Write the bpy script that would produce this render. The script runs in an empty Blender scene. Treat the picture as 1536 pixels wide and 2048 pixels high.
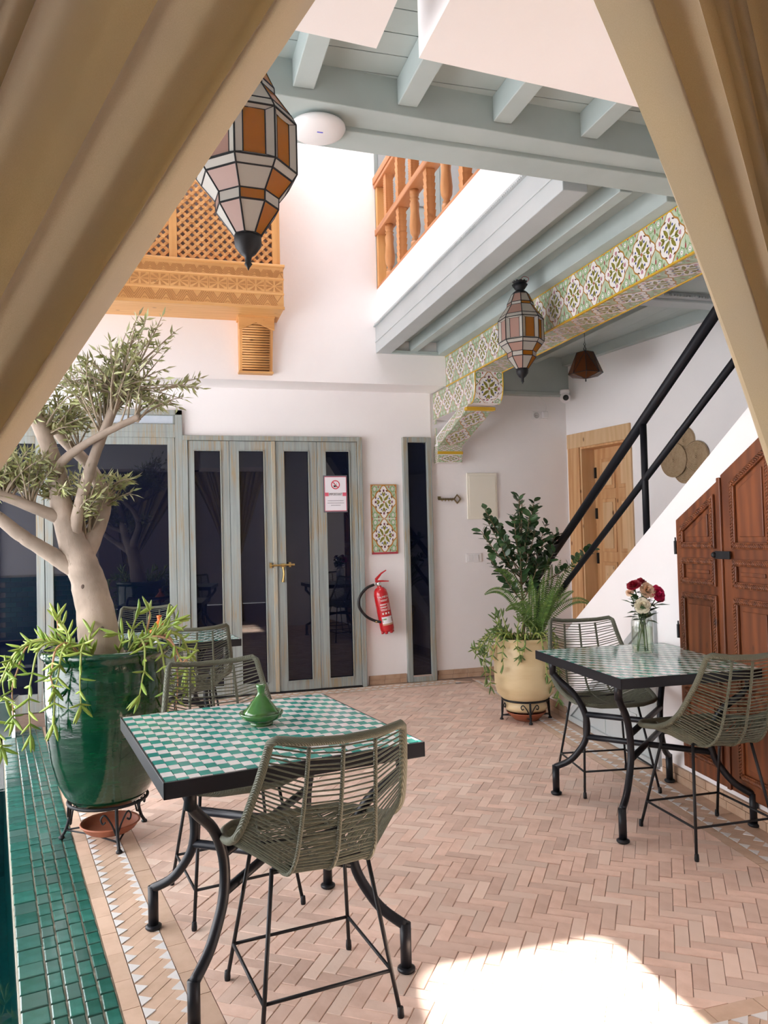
import bpy, math, random
from mathutils import Vector, Matrix
random.seed(7)
PI = math.pi
V = Vector
SC = bpy.context.scene
COL = SC.collection

# ------------------------------------------------------------------ camera, world, sun, exposure
def cam_axes(yaw, pitch, roll):
    cy, sy, cp, sp = math.cos(yaw), math.sin(yaw), math.cos(pitch), math.sin(pitch)
    f = V((sy*cp, cy*cp, sp)); r = V((cy, -sy, 0)); d = f.cross(r)
    c, s = math.cos(roll), math.sin(roll)
    return c*r + s*d, -s*r + c*d, f
CR, CD, CF = cam_axes(math.radians(16.0), math.radians(1.684), math.radians(1.417))
cam = bpy.data.objects.new('camera', bpy.data.cameras.new('camera'))
COL.objects.link(cam)
cam.matrix_world = Matrix(((CR.x, -CD.x, -CF.x, 0), (CR.y, -CD.y, -CF.y, 0), (CR.z, -CD.z, -CF.z, 1.45), (0, 0, 0, 1)))
cam.data.sensor_fit = 'VERTICAL'; cam.data.sensor_height = 36; cam.data.lens = 1550*36/2048
cam.data.clip_start = .02
SC.camera = cam
w = bpy.data.worlds.new('sky'); SC.world = w; w.use_nodes = True
bg = w.node_tree.nodes['Background']; bg.inputs[0].default_value = (.95, .95, .985, 1); bg.inputs[1].default_value = 6.5
sun = bpy.data.objects.new('sun', bpy.data.lights.new('sun', 'SUN')); COL.objects.link(sun)
sun.data.energy = 48; sun.data.angle = math.radians(1.2); sun.data.color = (1, .96, .90)
sun.rotation_euler = V((-.10, -.645, -1)).to_track_quat('-Z', 'Y').to_euler()
vs = SC.view_settings; vs.view_transform = 'Standard'; vs.look = 'None'; vs.gamma = 1; vs.exposure = 0.34
vs.use_curve_mapping = False
SC.cycles.max_bounces = 12; SC.cycles.diffuse_bounces = 9; SC.cycles.transparent_max_bounces = 16
SC.cycles.caustics_reflective = False; SC.cycles.caustics_refractive = False
SC.cycles.sample_clamp_indirect = 8

# ------------------------------------------------------------------ helpers
class MB:
    def __init__(s): s.v = []; s.f = []; s.mi = []; s.m = 0
    def add(s, vs, fs, mi=None):
        o = len(s.v); s.v += [tuple(p) for p in vs]
        for f in fs: s.f.append([i+o for i in f]); s.mi.append(s.m if mi is None else mi)
        return s
    def box(s, x0, x1, y0, y1, z0, z1):
        return s.add([(x0,y0,z0),(x1,y0,z0),(x1,y1,z0),(x0,y1,z0),(x0,y0,z1),(x1,y0,z1),(x1,y1,z1),(x0,y1,z1)],
                     [(3,2,1,0),(4,5,6,7),(0,1,5,4),(1,2,6,5),(2,3,7,6),(3,0,4,7)])
    def mbox(s, size, M):
        a, b, c = size[0]/2, size[1]/2, size[2]/2
        ps = [(-a,-b,-c),(a,-b,-c),(a,b,-c),(-a,b,-c),(-a,-b,c),(a,-b,c),(a,b,c),(-a,b,c)]
        return s.add([M @ V(p) for p in ps], [(3,2,1,0),(4,5,6,7),(0,1,5,4),(1,2,6,5),(2,3,7,6),(3,0,4,7)])
    def prism(s, pts, vec):
        pts = [V(p) for p in pts]; vec = V(vec); n = len(pts)
        nn = V((0,0,0))
        for i in range(n): nn += pts[i].cross(pts[(i+1) % n])
        if nn.dot(vec) > 0: pts = pts[::-1]
        return s.add(pts + [p+vec for p in pts], [list(range(n)), list(range(2*n-1, n-1, -1))] +
                     [((i+1) % n, i, n+i, n+(i+1) % n) for i in range(n)])
    def poly(s, pts): return s.add(pts, [list(range(len(pts)))])
    def tube(s, pts, r, n=8, closed=False, cap=True):
        pts = [V(p) for p in pts]; N = len(pts)
        rs = r if isinstance(r, (list, tuple)) else [r]*N
        ts = []
        for i in range(N):
            a = pts[(i-1) % N] if (closed or i > 0) else pts[i]
            b = pts[(i+1) % N] if (closed or i < N-1) else pts[i]
            t = (b-a); ts.append(t.normalized() if t.length > 1e-9 else V((0,0,1)))
        u = ts[0].orthogonal().normalized(); o = len(s.v)
        for i in range(N):
            u = (u - ts[i]*u.dot(ts[i]))
            u = u.normalized() if u.length > 1e-6 else ts[i].orthogonal().normalized()
            w_ = ts[i].cross(u)
            for k in range(n):
                a = 2*PI*k/n
                s.v.append(tuple(pts[i] + rs[i]*(math.cos(a)*u + math.sin(a)*w_)))
        for i in range(N if closed else N-1):
            j = (i+1) % N
            for k in range(n):
                l = (k+1) % n
                s.f.append([o+i*n+k, o+i*n+l, o+j*n+l, o+j*n+k]); s.mi.append(s.m)
        if cap and not closed:
            s.f.append([o+k for k in range(n)][::-1]); s.mi.append(s.m)
            s.f.append([o+(N-1)*n+k for k in range(n)]); s.mi.append(s.m)
        return s
    def lathe(s, prof, n=32, c=(0,0,0), M=None):
        o = len(s.v); c = V(c)
        for r, z in prof:
            for k in range(n):
                a = 2*PI*k/n; p = V((r*math.cos(a), r*math.sin(a), z))
                s.v.append(tuple((M @ p if M else p) + c))
        for i in range(len(prof)-1):
            for k in range(n):
                l = (k+1) % n
                s.f.append([o+i*n+k, o+i*n+l, o+(i+1)*n+l, o+(i+1)*n+k]); s.mi.append(s.m)
        if prof[0][0] > 1e-4: s.f.append([o+k for k in range(n)][::-1]); s.mi.append(s.m)
        if prof[-1][0] > 1e-4: s.f.append([o+(len(prof)-1)*n+k for k in range(n)]); s.mi.append(s.m)
        return s
    def ball(s, c, r, n=10, m=6):
        rx = r if isinstance(r, (tuple, list)) else (r, r, r)
        return s.lathe([(max(1e-5, math.sin(PI*i/m)), -math.cos(PI*i/m)) for i in range(m+1)], n, c, Matrix.Diagonal(V(rx)))
    def mesh(s, name, mats, smooth=False):
        me = bpy.data.meshes.new(name); me.from_pydata(s.v, [], s.f)
        for m in (mats if isinstance(mats, (list, tuple)) else [mats]): me.materials.append(m)
        me.polygons.foreach_set('material_index', s.mi)
        if smooth: me.polygons.foreach_set('use_smooth', [True]*len(s.f))
        me.update(); return me
    def build(s, name, mats, parent=None, smooth=False, bev=0, loc=None, rz=0):
        o = bpy.data.objects.new(name, s.mesh(name, mats, smooth)); COL.objects.link(o); o.parent = parent
        if loc: o.location = loc
        if rz: o.rotation_euler.z = rz
        if bev:
            b = o.modifiers.new('bevel', 'BEVEL'); b.width = bev; b.segments = 2; b.limit_method = 'ANGLE'
        return o
def tag(o, label=None, cat=None, group=None, kind=None):
    if label: o['label'] = label
    if cat: o['category'] = cat
    if group: o['group'] = group
    if kind: o['kind'] = kind
    return o
def struct(o, label=None): o['kind'] = 'structure'; (label and o.__setitem__('label', label)); return o
def empty(name, label, cat, loc=(0,0,0), rz=0, group=None):
    o = bpy.data.objects.new(name, None); COL.objects.link(o); o.location = loc; o.rotation_euler.z = rz
    o.empty_display_size = .05
    return tag(o, label, cat, group)
def place(name, me, parent=None, M=None, loc=None):
    o = bpy.data.objects.new(name, me); COL.objects.link(o); o.parent = parent
    if M is not None: o.matrix_local = M
    if loc is not None: o.location = loc
    return o
def copy_tree(o, parent=None):
    c = o.copy(); COL.objects.link(c); c.parent = parent
    for ch in list(o.children): copy_tree(ch, c)
    return c
def frame(o, x, y, z=None):
    x = V(x).normalized(); y = V(y).normalized(); z = x.cross(y) if z is None else V(z)
    return Matrix(((x.x,y.x,z.x,o[0]),(x.y,y.y,z.y,o[1]),(x.z,y.z,z.z,o[2]),(0,0,0,1)))
def lerp(a, b, t): return a + (b-a)*t
def smooth_path(pts, k=6):
    pts = [V(p) for p in pts]; out = []
    for i in range(len(pts)-1):
        p0 = pts[max(i-1,0)]; p1 = pts[i]; p2 = pts[i+1]; p3 = pts[min(i+2, len(pts)-1)]
        for j in range(k):
            t = j/k
            out.append(.5*((2*p1) + (p2-p0)*t + (2*p0-5*p1+4*p2-p3)*t*t + (3*p1-p0-3*p2+p3)*t**3))
    return out + [pts[-1]]
def resamp(vals, k=6):
    return [lerp(vals[i], vals[i+1], j/k) for i in range(len(vals)-1) for j in range(k)] + [vals[-1]]
def rnd(a, b): return random.uniform(a, b)

# ------------------------------------------------------------------ materials
def nmat(name):
    m = bpy.data.materials.new(name); m.use_nodes = True
    nt = m.node_tree; return m, nt, nt.nodes['Principled BSDF']
def nd(nt, t, **kw):
    n = nt.nodes.new(t)
    for k, v in kw.items(): setattr(n, k, v)
    return n
def lk(nt, a, b): nt.links.new(a, b)
def rgb(c): return (c[0], c[1], c[2], 1)
def mix(nt, fac, a, b, bt='MIX'):
    n = nd(nt, 'ShaderNodeMix', data_type='RGBA', blend_type=bt)
    for i, v in ((0, fac), (6, a), (7, b)):
        if hasattr(v, 'links'): lk(nt, v, n.inputs[i])
        else: n.inputs[i].default_value = v if i == 0 else rgb(v)
    return n.outputs[2]
def math_(nt, op, a, b=0, clamp=False):
    n = nd(nt, 'ShaderNodeMath', operation=op, use_clamp=clamp)
    for i, v in ((0, a), (1, b)):
        if hasattr(v, 'links'): lk(nt, v, n.inputs[i])
        else: n.inputs[i].default_value = v
    return n.outputs[0]
def coords(nt, scale=(1,1,1), kind='Object', rot=(0,0,0)):
    tc = nd(nt, 'ShaderNodeTexCoord'); mp = nd(nt, 'ShaderNodeMapping')
    mp.inputs['Scale'].default_value = scale; mp.inputs['Rotation'].default_value = rot
    lk(nt, tc.outputs[kind], mp.inputs[0]); return mp.outputs[0]
def noise(nt, vec, scale, detail=4, rough=.55):
    n = nd(nt, 'ShaderNodeTexNoise'); n.inputs['Scale'].default_value = scale; n.inputs['Detail'].default_value = detail
    n.inputs['Roughness'].default_value = rough; lk(nt, vec, n.inputs['Vector']); return n.outputs[0]
def ramp(nt, v, lo, hi):
    n = nd(nt, 'ShaderNodeMapRange'); n.inputs[1].default_value = lo; n.inputs[2].default_value = hi
    lk(nt, v, n.inputs[0]); return n.outputs[0]
def bump(nt, b, h, s, d=.01):
    n = nd(nt, 'ShaderNodeBump'); n.inputs['Strength'].default_value = s; n.inputs['Distance'].default_value = d
    lk(nt, h, n.inputs['Height']); lk(nt, n.outputs[0], b.inputs['Normal'])
def rand_id(nt):
    g = nd(nt, 'ShaderNodeNewGeometry'); oi = nd(nt, 'ShaderNodeObjectInfo')
    return math_(nt, 'FRACT', math_(nt, 'ADD', g.outputs['Random Per Island'], oi.outputs['Random']))
def M(name, c, rough=.5, metal=0, c2=None, scale=6, lo=.4, hi=.65, bmp=0, bscale=80, rv=0, c3=None, spec=None, coat=0, bd=.01, stretch=(1,1,1), sss=0, emis=0):
    """colour c mottled with c2; rv = value variation per piece; c3 = a second per-piece tint"""
    m, nt, b = nmat(name)
    b.inputs['Roughness'].default_value = rough; b.inputs['Metallic'].default_value = metal
    if spec is not None: b.inputs['Specular IOR Level'].default_value = spec
    if coat: b.inputs['Coat Weight'].default_value = coat; b.inputs['Coat Roughness'].default_value = .05
    b.inputs['Base Color'].default_value = rgb(c)
    col = None; vec = None
    if c2 or bmp: vec = coords(nt, stretch)
    if c2: col = mix(nt, ramp(nt, noise(nt, vec, scale), lo, hi), c, c2)
    if rv or c3:
        r = rand_id(nt)
        if c3: col = mix(nt, ramp(nt, math_(nt, 'FRACT', math_(nt, 'MULTIPLY', r, 7.31)), .45, 1.0), col if col else c, c3)
        if rv:
            hs = nd(nt, 'ShaderNodeHueSaturation')
            lk(nt, math_(nt, 'ADD', math_(nt, 'MULTIPLY', r, 2*rv), 1-rv), hs.inputs['Value'])
            if col: lk(nt, col, hs.inputs['Color'])
            else: hs.inputs['Color'].default_value = rgb(c)
            col = hs.outputs[0]
    if col: lk(nt, col, b.inputs['Base Color'])
    if bmp: bump(nt, b, noise(nt, vec, bscale, 5), bmp, bd)
    return m
def Mwood(name, ca, cb, axis=2, scale=1.0, rough=.5, knots=True, ck=None, rv=.08):
    m, nt, b = nmat(name); b.inputs['Roughness'].default_value = rough
    st = [9*scale]*3; st[axis] = .8*scale
    vec = coords(nt, st)
    n1 = noise(nt, vec, 1.6, 6, .6)
    wv = nd(nt, 'ShaderNodeTexWave', wave_type='RINGS', rings_direction='XYZ'[axis] if False else 'SPHERICAL')
    lk(nt, vec, wv.inputs['Vector']); wv.inputs['Scale'].default_value = .55; wv.inputs['Distortion'].default_value = 5; wv.inputs['Detail'].default_value = 3
    f = math_(nt, 'ADD', math_(nt, 'MULTIPLY', n1, .8), math_(nt, 'MULTIPLY', wv.outputs[1], .2))
    col = mix(nt, ramp(nt, f, .3, .72), ca, cb)
    if knots:
        vo = nd(nt, 'ShaderNodeTexVoronoi'); st2 = [5*scale]*3; st2[axis] = 2.2*scale
        lk(nt, coords(nt, st2), vo.inputs['Vector']); vo.inputs['Scale'].default_value = 1.3
        col = mix(nt, ramp(nt, vo.outputs[0], .10, .045), col, ck or (cb[0]*.35, cb[1]*.3, cb[2]*.3))
    hs = nd(nt, 'ShaderNodeHueSaturation'); r = rand_id(nt)
    lk(nt, math_(nt, 'ADD', math_(nt, 'MULTIPLY', r, 2*rv), 1-rv), hs.inputs['Value']); lk(nt, col, hs.inputs['Color'])
    lk(nt, hs.outputs[0], b.inputs['Base Color']); bump(nt, b, n1, .15, .004)
    return m
def Mclear(name, tint, ior=1.45, rough=.01, refl=1.0):
    """thin clear glass / water skin: tinted see-through with a Fresnel reflection"""
    m, nt, b = nmat(name); nt.nodes.remove(b); out = nt.nodes['Material Output']
    t = nd(nt, 'ShaderNodeBsdfTransparent'); t.inputs[0].default_value = rgb(tint)
    g = nd(nt, 'ShaderNodeBsdfGlossy'); g.inputs['Roughness'].default_value = rough
    lw = nd(nt, 'ShaderNodeLayerWeight'); lw.inputs[0].default_value = .5; f0 = ((ior-1)/(ior+1))**2*refl
    ms = nd(nt, 'ShaderNodeMixShader'); lk(nt, math_(nt, 'ADD', math_(nt, 'MULTIPLY', math_(nt, 'POWER', lw.outputs['Facing'], 5), 1-f0), f0, True), ms.inputs[0])
    lk(nt, t.outputs[0], ms.inputs[1]); lk(nt, g.outputs[0], ms.inputs[2]); lk(nt, ms.outputs[0], out.inputs[0]); return m
def Mtransl(name, c, tc, fac=.5, rough=.4, gloss=0.0):
    m, nt, b = nmat(name); out = nt.nodes['Material Output']
    b.inputs['Base Color'].default_value = rgb(c); b.inputs['Roughness'].default_value = rough
    t = nd(nt, 'ShaderNodeBsdfTranslucent'); t.inputs[0].default_value = rgb(tc)
    ms = nd(nt, 'ShaderNodeMixShader'); ms.inputs[0].default_value = fac
    lk(nt, b.outputs[0], ms.inputs[1]); lk(nt, t.outputs[0], ms.inputs[2]); lk(nt, ms.outputs[0], out.inputs[0]); return m

PL = M('plaster', (.90,.87,.865), .85, c2=(.87,.84,.84), scale=1.3, bmp=.12, bscale=9, bd=.02)
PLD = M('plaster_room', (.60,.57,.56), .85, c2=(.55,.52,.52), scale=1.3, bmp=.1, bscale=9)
GREY = M('sage_paint', (.44,.50,.485), .55, c2=(.39,.45,.435), scale=2.2, bmp=.06, bscale=30)
GREYL = M('pale_grey_paint', (.47,.505,.51), .5, c2=(.43,.465,.47), scale=2.0)
def Mworn():
    m, nt, b = nmat('worn_sage_paint'); b.inputs['Roughness'].default_value = .6
    v1 = coords(nt, (30,30,1.2)); v2 = coords(nt, (3,3,1.6))
    base = mix(nt, ramp(nt, noise(nt, v1, 1.5), .35, .7), (.335,.375,.36), (.24,.27,.26))
    wear = math_(nt, 'MULTIPLY', ramp(nt, noise(nt, v1, 2.3), .44, .60), ramp(nt, noise(nt, v2, 1.0), .42, .58))
    col = mix(nt, wear, base, (.33,.27,.18)); lk(nt, col, b.inputs['Base Color'])
    bump(nt, b, noise(nt, v1, 2.0), .15, .004); return m
WORN = Mworn()
BROWNP = M('peeled_wood', (.42,.35,.24), .7, c2=(.34,.37,.34), scale=3, stretch=(6,6,1))
IRON = M('black_iron', (.008,.009,.013), .36, spec=.3)
IRONM = M('matt_iron', (.012,.012,.014), .5, spec=.3)
BLACKRAIL = M('rail_black', (.006,.007,.011), .5, spec=.25)
BRASS = M('old_brass', (.48,.33,.12), .35, .9, c2=(.30,.21,.09), scale=40)
PINE = Mwood('orange_pine', (.74,.40,.15), (.58,.27,.08), 2, 1.4, .45)
PINEX = Mwood('orange_pine_x', (.76,.43,.17), (.62,.31,.10), 0, 1.4, .45)
PINEY = Mwood('rail_pine_y', (.60,.27,.11), (.45,.17,.06), 1, 1.4, .45)
BALU = Mwood('baluster_pine', (.66,.32,.13), (.52,.22,.075), 2, 1.6, .45, knots=False, rv=.12)
DOORW = Mwood('pine_door', (.66,.40,.20), (.50,.24,.09), 2, 1.2, .5)
DOORL = Mwood('pale_pine', (.70,.48,.28), (.58,.36,.18), 2, 1.2, .55)
CUP = Mwood('dark_stained_pine', (.235,.072,.023), (.10,.028,.011), 2, 1.1, .42, ck=(.05,.015,.008))
CUPX = Mwood('dark_stained_pine_rail', (.30,.105,.036), (.17,.050,.018), 1, 1.1, .42, ck=(.05,.015,.008))
GLASSD = M('tinted_glass', (.003,.005,.016), .015, spec=.5)
GLASSD.node_tree.nodes['Principled BSDF'].inputs['IOR'].default_value = 1.5
WHITEP = M('white_plastic', (.82,.80,.80), .35)
CREAM = M('cream_enamel', (.84,.80,.69), .4)
DARK = M('dark_recess', (.02,.02,.02), .8)

# ================================================================== FLOOR
MORT = M('mortar', (.34,.235,.18), .9, c2=(.26,.18,.14), scale=12)
GROUT = M('pale_grout', (.50,.46,.38), .9, c2=(.40,.36,.28), scale=20)
BRK = M('terracotta_brick', (.73,.53,.435), .62, c2=(.66,.465,.37), scale=14, bmp=.25, bscale=45, bd=.004, rv=.13, c3=(.73,.575,.48))
BRKS = M('border_brick', (.62,.445,.33), .62, c2=(.55,.385,.275), scale=14, bmp=.2, bscale=45, bd=.004, rv=.09)
TRI = M('white_glazed_triangle', (.72,.71,.70), .4, rv=.05)
ZEL = M('green_glazed_tile', (.022,.115,.088), .16, c2=(.035,.155,.125), scale=14, bmp=.25, bscale=16, bd=.006, rv=.22, c3=(.06,.125,.108))
PO = V((-.131, 2.509, 0)); PE = V((-.1895, .982, 0)).normalized(); PN = V((PE.y, -PE.x, 0))
def xw(y): return 2.745 + .1029*(y-3.132)           # foot of the stair wall
WO = V((xw(3.132), 3.132, 0)); WE = V((.1029, 1, 0)).normalized(); WN = V((-WE.y, WE.x, 0))
def P2(O, e, n, s, t, z=0): p = O + e*s + n*t; return (p.x, p.y, z)
YP0, YP1 = 1.75, 6.62                                # pool ends
def copx(y): return -.415 - .197*(y-2.602)
fl = MB().prism([(copx(YP0),YP0,-.008),(copx(YP1),YP1,-.008),(-2.4,YP1,-.008),(-2.4,7.4,-.008),(4.9,7.4,-.008),(5.4,-3,-.008),(-2.4,-3,-.008),(-2.4,YP0,-.008)], (0,0,-.12)).build('floor', MORT)
struct(fl, 'courtyard floor of pinkish terracotta bricks laid in herringbone')
def slab(pts, z=0, h=.02): return MB().prism([(p[0],p[1],z) for p in pts], (0,0,-h))
# --- coping tiles
cols = [(-.28,-.194),(-.194,-.1455),(-.1455,-.097),(-.097,-.0485),(-.0485,0)]
MB().prism([P2(PO,PE,PN,-.78,-.283,-.006),P2(PO,PE,PN,4.25,-.283,-.006),P2(PO,PE,PN,4.25,.002,-.006),P2(PO,PE,PN,-.78,.002,-.006)], (0,0,-.03)).build('grout_bed', GROUT, fl)
zel = [MB() for _ in range(1)]
zm = {}
for ci, (t0, t1) in enumerate(cols):
    s = -.78 + rnd(0,.06)
    while s < 4.2:
        L = round((rnd(.082,.108) if ci else rnd(.088,.112))*250)/250
        k = (ci > 0, round(L*250))
        if k not in zm:
            a = (t1-t0)/2-.0027; b = L/2-.0036
            q = [(-a+.0,-b),(a,-b+.001),(a-.001,b),(-a+.001,b-.001)]
            mb = MB(); c = .0035
            top = [(x*(1-c/a), y*(1-c/b), .0016) for x,y in q]; mid = [(x,y,0) for x,y in q]; bot = [(x,y,-.012) for x,y in q]
            mb.add(top+mid+bot, [(0,1,2,3)]+[(4+i,4+(i+1)%4,(i+1)%4,i) for i in range(4)]+[(8+i,8+(i+1)%4,4+(i+1)%4,4+i) for i in range(4)])
            zm[k] = mb.mesh('glazed_tile', ZEL)
        p = P2(PO,PE,PN,s+L/2,(t0+t1)/2,rnd(-.0015,.0012))
        o = place('glazed_tile', zm[k], fl, frame(p, PN, PE))
        o.rotation_euler.rotate_axis('X', rnd(-.006,.006)); o.rotation_euler.rotate_axis('Z', rnd(-.012,.012))
        s += L
# --- border strips, triangles, slanted bricks
trimesh = {}
def border(O, e, n, s0, s1, tb1, tb2, st1, st2, parts=True):
    """white saw-teeth on both sides of slanted bricks, plain bricks outside"""
    stuff_t, stuff_b = MB(), MB()
    def put(mb, name, mat, stuff):
        if parts: mb.build(name, mat, fl)
        else: stuff.add(mb.v, mb.f)
    p = .07; k = s0
    while k < s1:
        for tb, d in ((tb1, .036), (tb2, -.036)):
            ph = 0 if d > 0 else .02
            tr_ = [P2(O,e,n,k+ph+.004,tb),P2(O,e,n,k+ph+p-.006,tb),P2(O,e,n,k+ph+p/2-.001+rnd(-.004,.004),tb+d)]
            put(slab(tr_, .0022, .012), 'triangle_tile', TRI, stuff_t)
        sh = (tb2-tb1)
        q = [P2(O,e,n,k+.0015,tb1),P2(O,e,n,k+p-.0015,tb1),P2(O,e,n,k+p-.0015+sh,tb2),P2(O,e,n,k+.0015+sh,tb2)]
        put(slab(q, rnd(-.0012,.0006)), 'border_brick', BRKS, stuff_b)
        k += p
    for a, b in (st1, st2):
        k = s0 - rnd(0,.1)
        while k < s1:
            L = rnd(.14,.2)
            put(slab([P2(O,e,n,k+.0012,a+.0012),P2(O,e,n,k+L-.0012,a+.0012),P2(O,e,n,k+L-.0012,b-.0012),P2(O,e,n,k+.0012,b-.0012)], rnd(-.001,.0006)), 'border_brick', BRKS, stuff_b)
            k += L
    if not parts:
        stuff_t.build('triangle_tile', TRI, fl)['kind'] = 'stuff'; stuff_b.build('border_brick', BRKS, fl)['kind'] = 'stuff'
border(PO, PE, PN, -.78, 4.2, .06, .197, (.002,.058), (.199,.27))
border(WO, WE, WN, -1.0, 3.9, .10, .222, (.0,.098), (.224,.28))
border(V((-.75,7.27,0)), V((1,0,0)), V((0,-1,0)), 0, 3.45, .07, .19, (.0,.068), (.192,.25), parts=False)
border(V((.3,1.76,0)), V((1,0,0)), V((0,1,0)), 0, 2.2, .07, .2, (.0,.068), (.202,.27), parts=False)
# --- herringbone field
YF0, YF1 = 2.03, 7.02
def lx(y):  # left limit of the field
    t0 = P2(PO,PE,PN,0,.272); return t0[0] + (y-t0[1])*PE.x/PE.y
def rx(y):
    t0 = P2(WO,WE,WN,0,.282); return t0[0] + (y-t0[1])*WE.x/WE.y
field = [V((lx(YF0),YF0)), V((rx(YF0),YF0)), V((rx(YF1),YF1)), V((lx(YF1),YF1))]
def clip(poly):
    for i in range(4):
        a, b = field[i], field[(i+1) % 4]; d = b-a; out = []
        side = lambda p: d.x*(p.y-a.y) - d.y*(p.x-a.x)
        for j in range(len(poly)):
            p, q = poly[j], poly[(j+1) % len(poly)]; sp, sq = side(p), side(q)
            if sp >= 0: out.append(p)
            if (sp >= 0) != (sq >= 0): out.append(p + (q-p)*(sp/(sp-sq)))
        poly = out
        if len(poly) < 3: return []
    return poly
W_, L_ = .0505, 3; ang = math.radians(-35.5); ca, sa = math.cos(ang), math.sin(ang)
def hb(x, y): return V((1.2 + (x*ca - y*sa)*W_, 4.2 + (x*sa + y*ca)*W_))
def seen(p):
    d = V((p.x, p.y, -1.45)); f = d.dot(CF)
    if f < .5: return None
    u = 768+1550*d.dot(CR)/f; v = 1024+1550*d.dot(CD)/f
    return f if (-40 < u < 1576 and v < 2090) else None
cand = []; rest = MB()
g = .018
for i in range(-90, 91):
    for j in range(-22, 23):
        for (x0, y0, x1, y1) in ((0,0,3,1), (5,0,6,3)):
            ox, oy = i+6*j, i
            poly = [hb(ox+x0+g,oy+y0+g), hb(ox+x1-g,oy+y0+g), hb(ox+x1-g,oy+y1-g), hb(ox+x0+g,oy+y1-g)]
            if not (1.9 < poly[0].y < 7.2 and -1.6 < poly[0].x < 3.4): continue
            q = clip(poly)
            if len(q) < 3: continue
            full = len(q) == 4 and all((a-b).length < 1e-6 for a, b in zip(q, poly))
            c = sum(q, V((0,0)))/len(q); f = seen(c)
            cand.append((f if (full and f) else 99, q, c, x1-x0 == 3))
cand.sort(key=lambda t: t[0])
bm_ = {}
for hor in (True, False):
    a, b = (1.5-g, .5-g) if hor else (.5-g, 1.5-g); a *= W_; b *= W_; e_ = .0018
    top = [(-a+e_,-b+e_,0),(a-e_,-b+e_,0),(a-e_,b-e_,0),(-a+e_,b-e_,0)]; mid = [(-a,-b,-.002),(a,-b,-.002),(a,b,-.002),(-a,b,-.002)]
    bot = [(x,y,-.02) for x,y,_ in mid]
    bm_[hor] = MB().add(top+mid+bot, [(0,1,2,3)]+[(4+i,4+(i+1)%4,(i+1)%4,i) for i in range(4)]+[(8+i,8+(i+1)%4,4+(i+1)%4,4+i) for i in range(4)]).mesh('brick', BRK)
for n_, (f, q, c, hor) in enumerate(cand):
    z = rnd(-.0018,.0012)
    if n_ < 300:
        place('brick', bm_[hor], fl, Matrix.Translation((c.x,c.y,z)) @ Matrix.Rotation(ang+rnd(-.012,.012), 4, 'Z') @ Matrix.Rotation(rnd(-.008,.008), 4, 'X'))
    else:
        rest.prism([(p.x,p.y,z) for p in q], (0,0,-.02))
rest.build('brick_field', BRK, fl)['kind'] = 'stuff'

# ================================================================== POOL
BAS = M('basin_tile', (.010,.06,.058), .3, c2=(.016,.085,.08), scale=18)
pb = MB(); zb = -1.1
pp = [(copx(YP0),YP0),(copx(YP1),YP1),(-2.4,YP1),(-2.4,YP0)]
for i in range(4):
    a, b = pp[i], pp[(i+1) % 4]
    pb.poly([(a[0],a[1],zb),(b[0],b[1],zb),(b[0],b[1],-.01),(a[0],a[1],-.01)])
pb.poly([(x,y,zb) for x,y in pp])
struct(pb.build('wall_pool', BAS), 'dark green tiled pool basin walls')
WATER = Mclear('pool_water', (.30,.62,.62), 1.33, .004)
bt = nd(WATER.node_tree, 'ShaderNodeBump'); bt.inputs['Strength'].default_value = .25; bt.inputs['Distance'].default_value = .01
lk(WATER.node_tree, noise(WATER.node_tree, coords(WATER.node_tree), 3, 2), bt.inputs['Height'])
for n in WATER.node_tree.nodes:
    if n.type in ('BSDF_GLOSSY', 'LAYER_WEIGHT'): lk(WATER.node_tree, bt.outputs[0], n.inputs['Normal'])
tag(MB().poly([(x,y,-.055) for x,y in pp]).build('pool_water', WATER), 'dark teal still water of the pool beside the green tiled edge', 'water', kind='stuff')
STEEL = M('polished_steel', (.72,.74,.74), .12, 1.0)
sp = empty('pool_spout', 'low polished steel water spout box at the far pool edge', 'spout', (-1.33,6.5,0))
MB().box(-.21,.24,-.1,.1,.0,.27).build('spout_body', STEEL, sp, bev=.006)
MB().box(-.215,.245,-.105,.105,.27,.285).build('lid', STEEL, sp, bev=.004)
MB().box(.225,.25,-.112,-.1,.0,.27).build('edge_trim', WHITEP, sp)

# ================================================================== WALLS
YB, YU = 7.30, 6.906
wb = MB()
wb.box(-2.4,2.6,YB,YB+.25,2.63,2.90).box(.185,2.6,YB,YB+.25,2.40,2.63).box(1.87,2.29,YB,YB+.25,0,2.40).box(2.585,2.6,YB,YB+.25,0,2.405).box(2.6,4.3,YB+.015,YB+.25,0,3.3)
struct(wb.build('wall_back', PL), 'white plaster wall around the grey folding doors')
wu = MB().box(-2.4,1.53,YU,YU+.64,2.855,9.6).box(1.53,2.628,YU,YU+.64,2.855,3.31).box(1.53,1.965,YU,YU+.64,3.31,6.8).box(1.965,5,7.30,7.55,3.3,7.4)  # left part raised out of view to block sun beside the patch
struct(wu.build('wall_back_upper', PL), 'white plaster upper wall overhanging the grey doors')
struct(MB().box(-2.4,2.62,7.42,7.5,0,2.9).build('wall_inner', M('dark_interior', (.03,.03,.035), .9)), 'near-black sheet for the unlit room behind the glass doors')  # darkness of the unlit room put into the colour of this backing
def xr(y): return 4.13 - .15*(y-7.28)
RE = V((-.15,1,0)).normalized(); RN = V((-RE.y,RE.x,0))      # along the right wall, and out of it towards the court
def rw(y, d=0, z=0): return V((xr(y),y,z)) + RN*d
wr = MB()
def rbox(mb, y0, y1, d0, d1, z0, z1):
    mb.prism([rw(y0,d0,z0), rw(y1,d0,z0), rw(y1,d1,z0), rw(y0,d1,z0)], (0,0,z1-z0)); return mb
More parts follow.
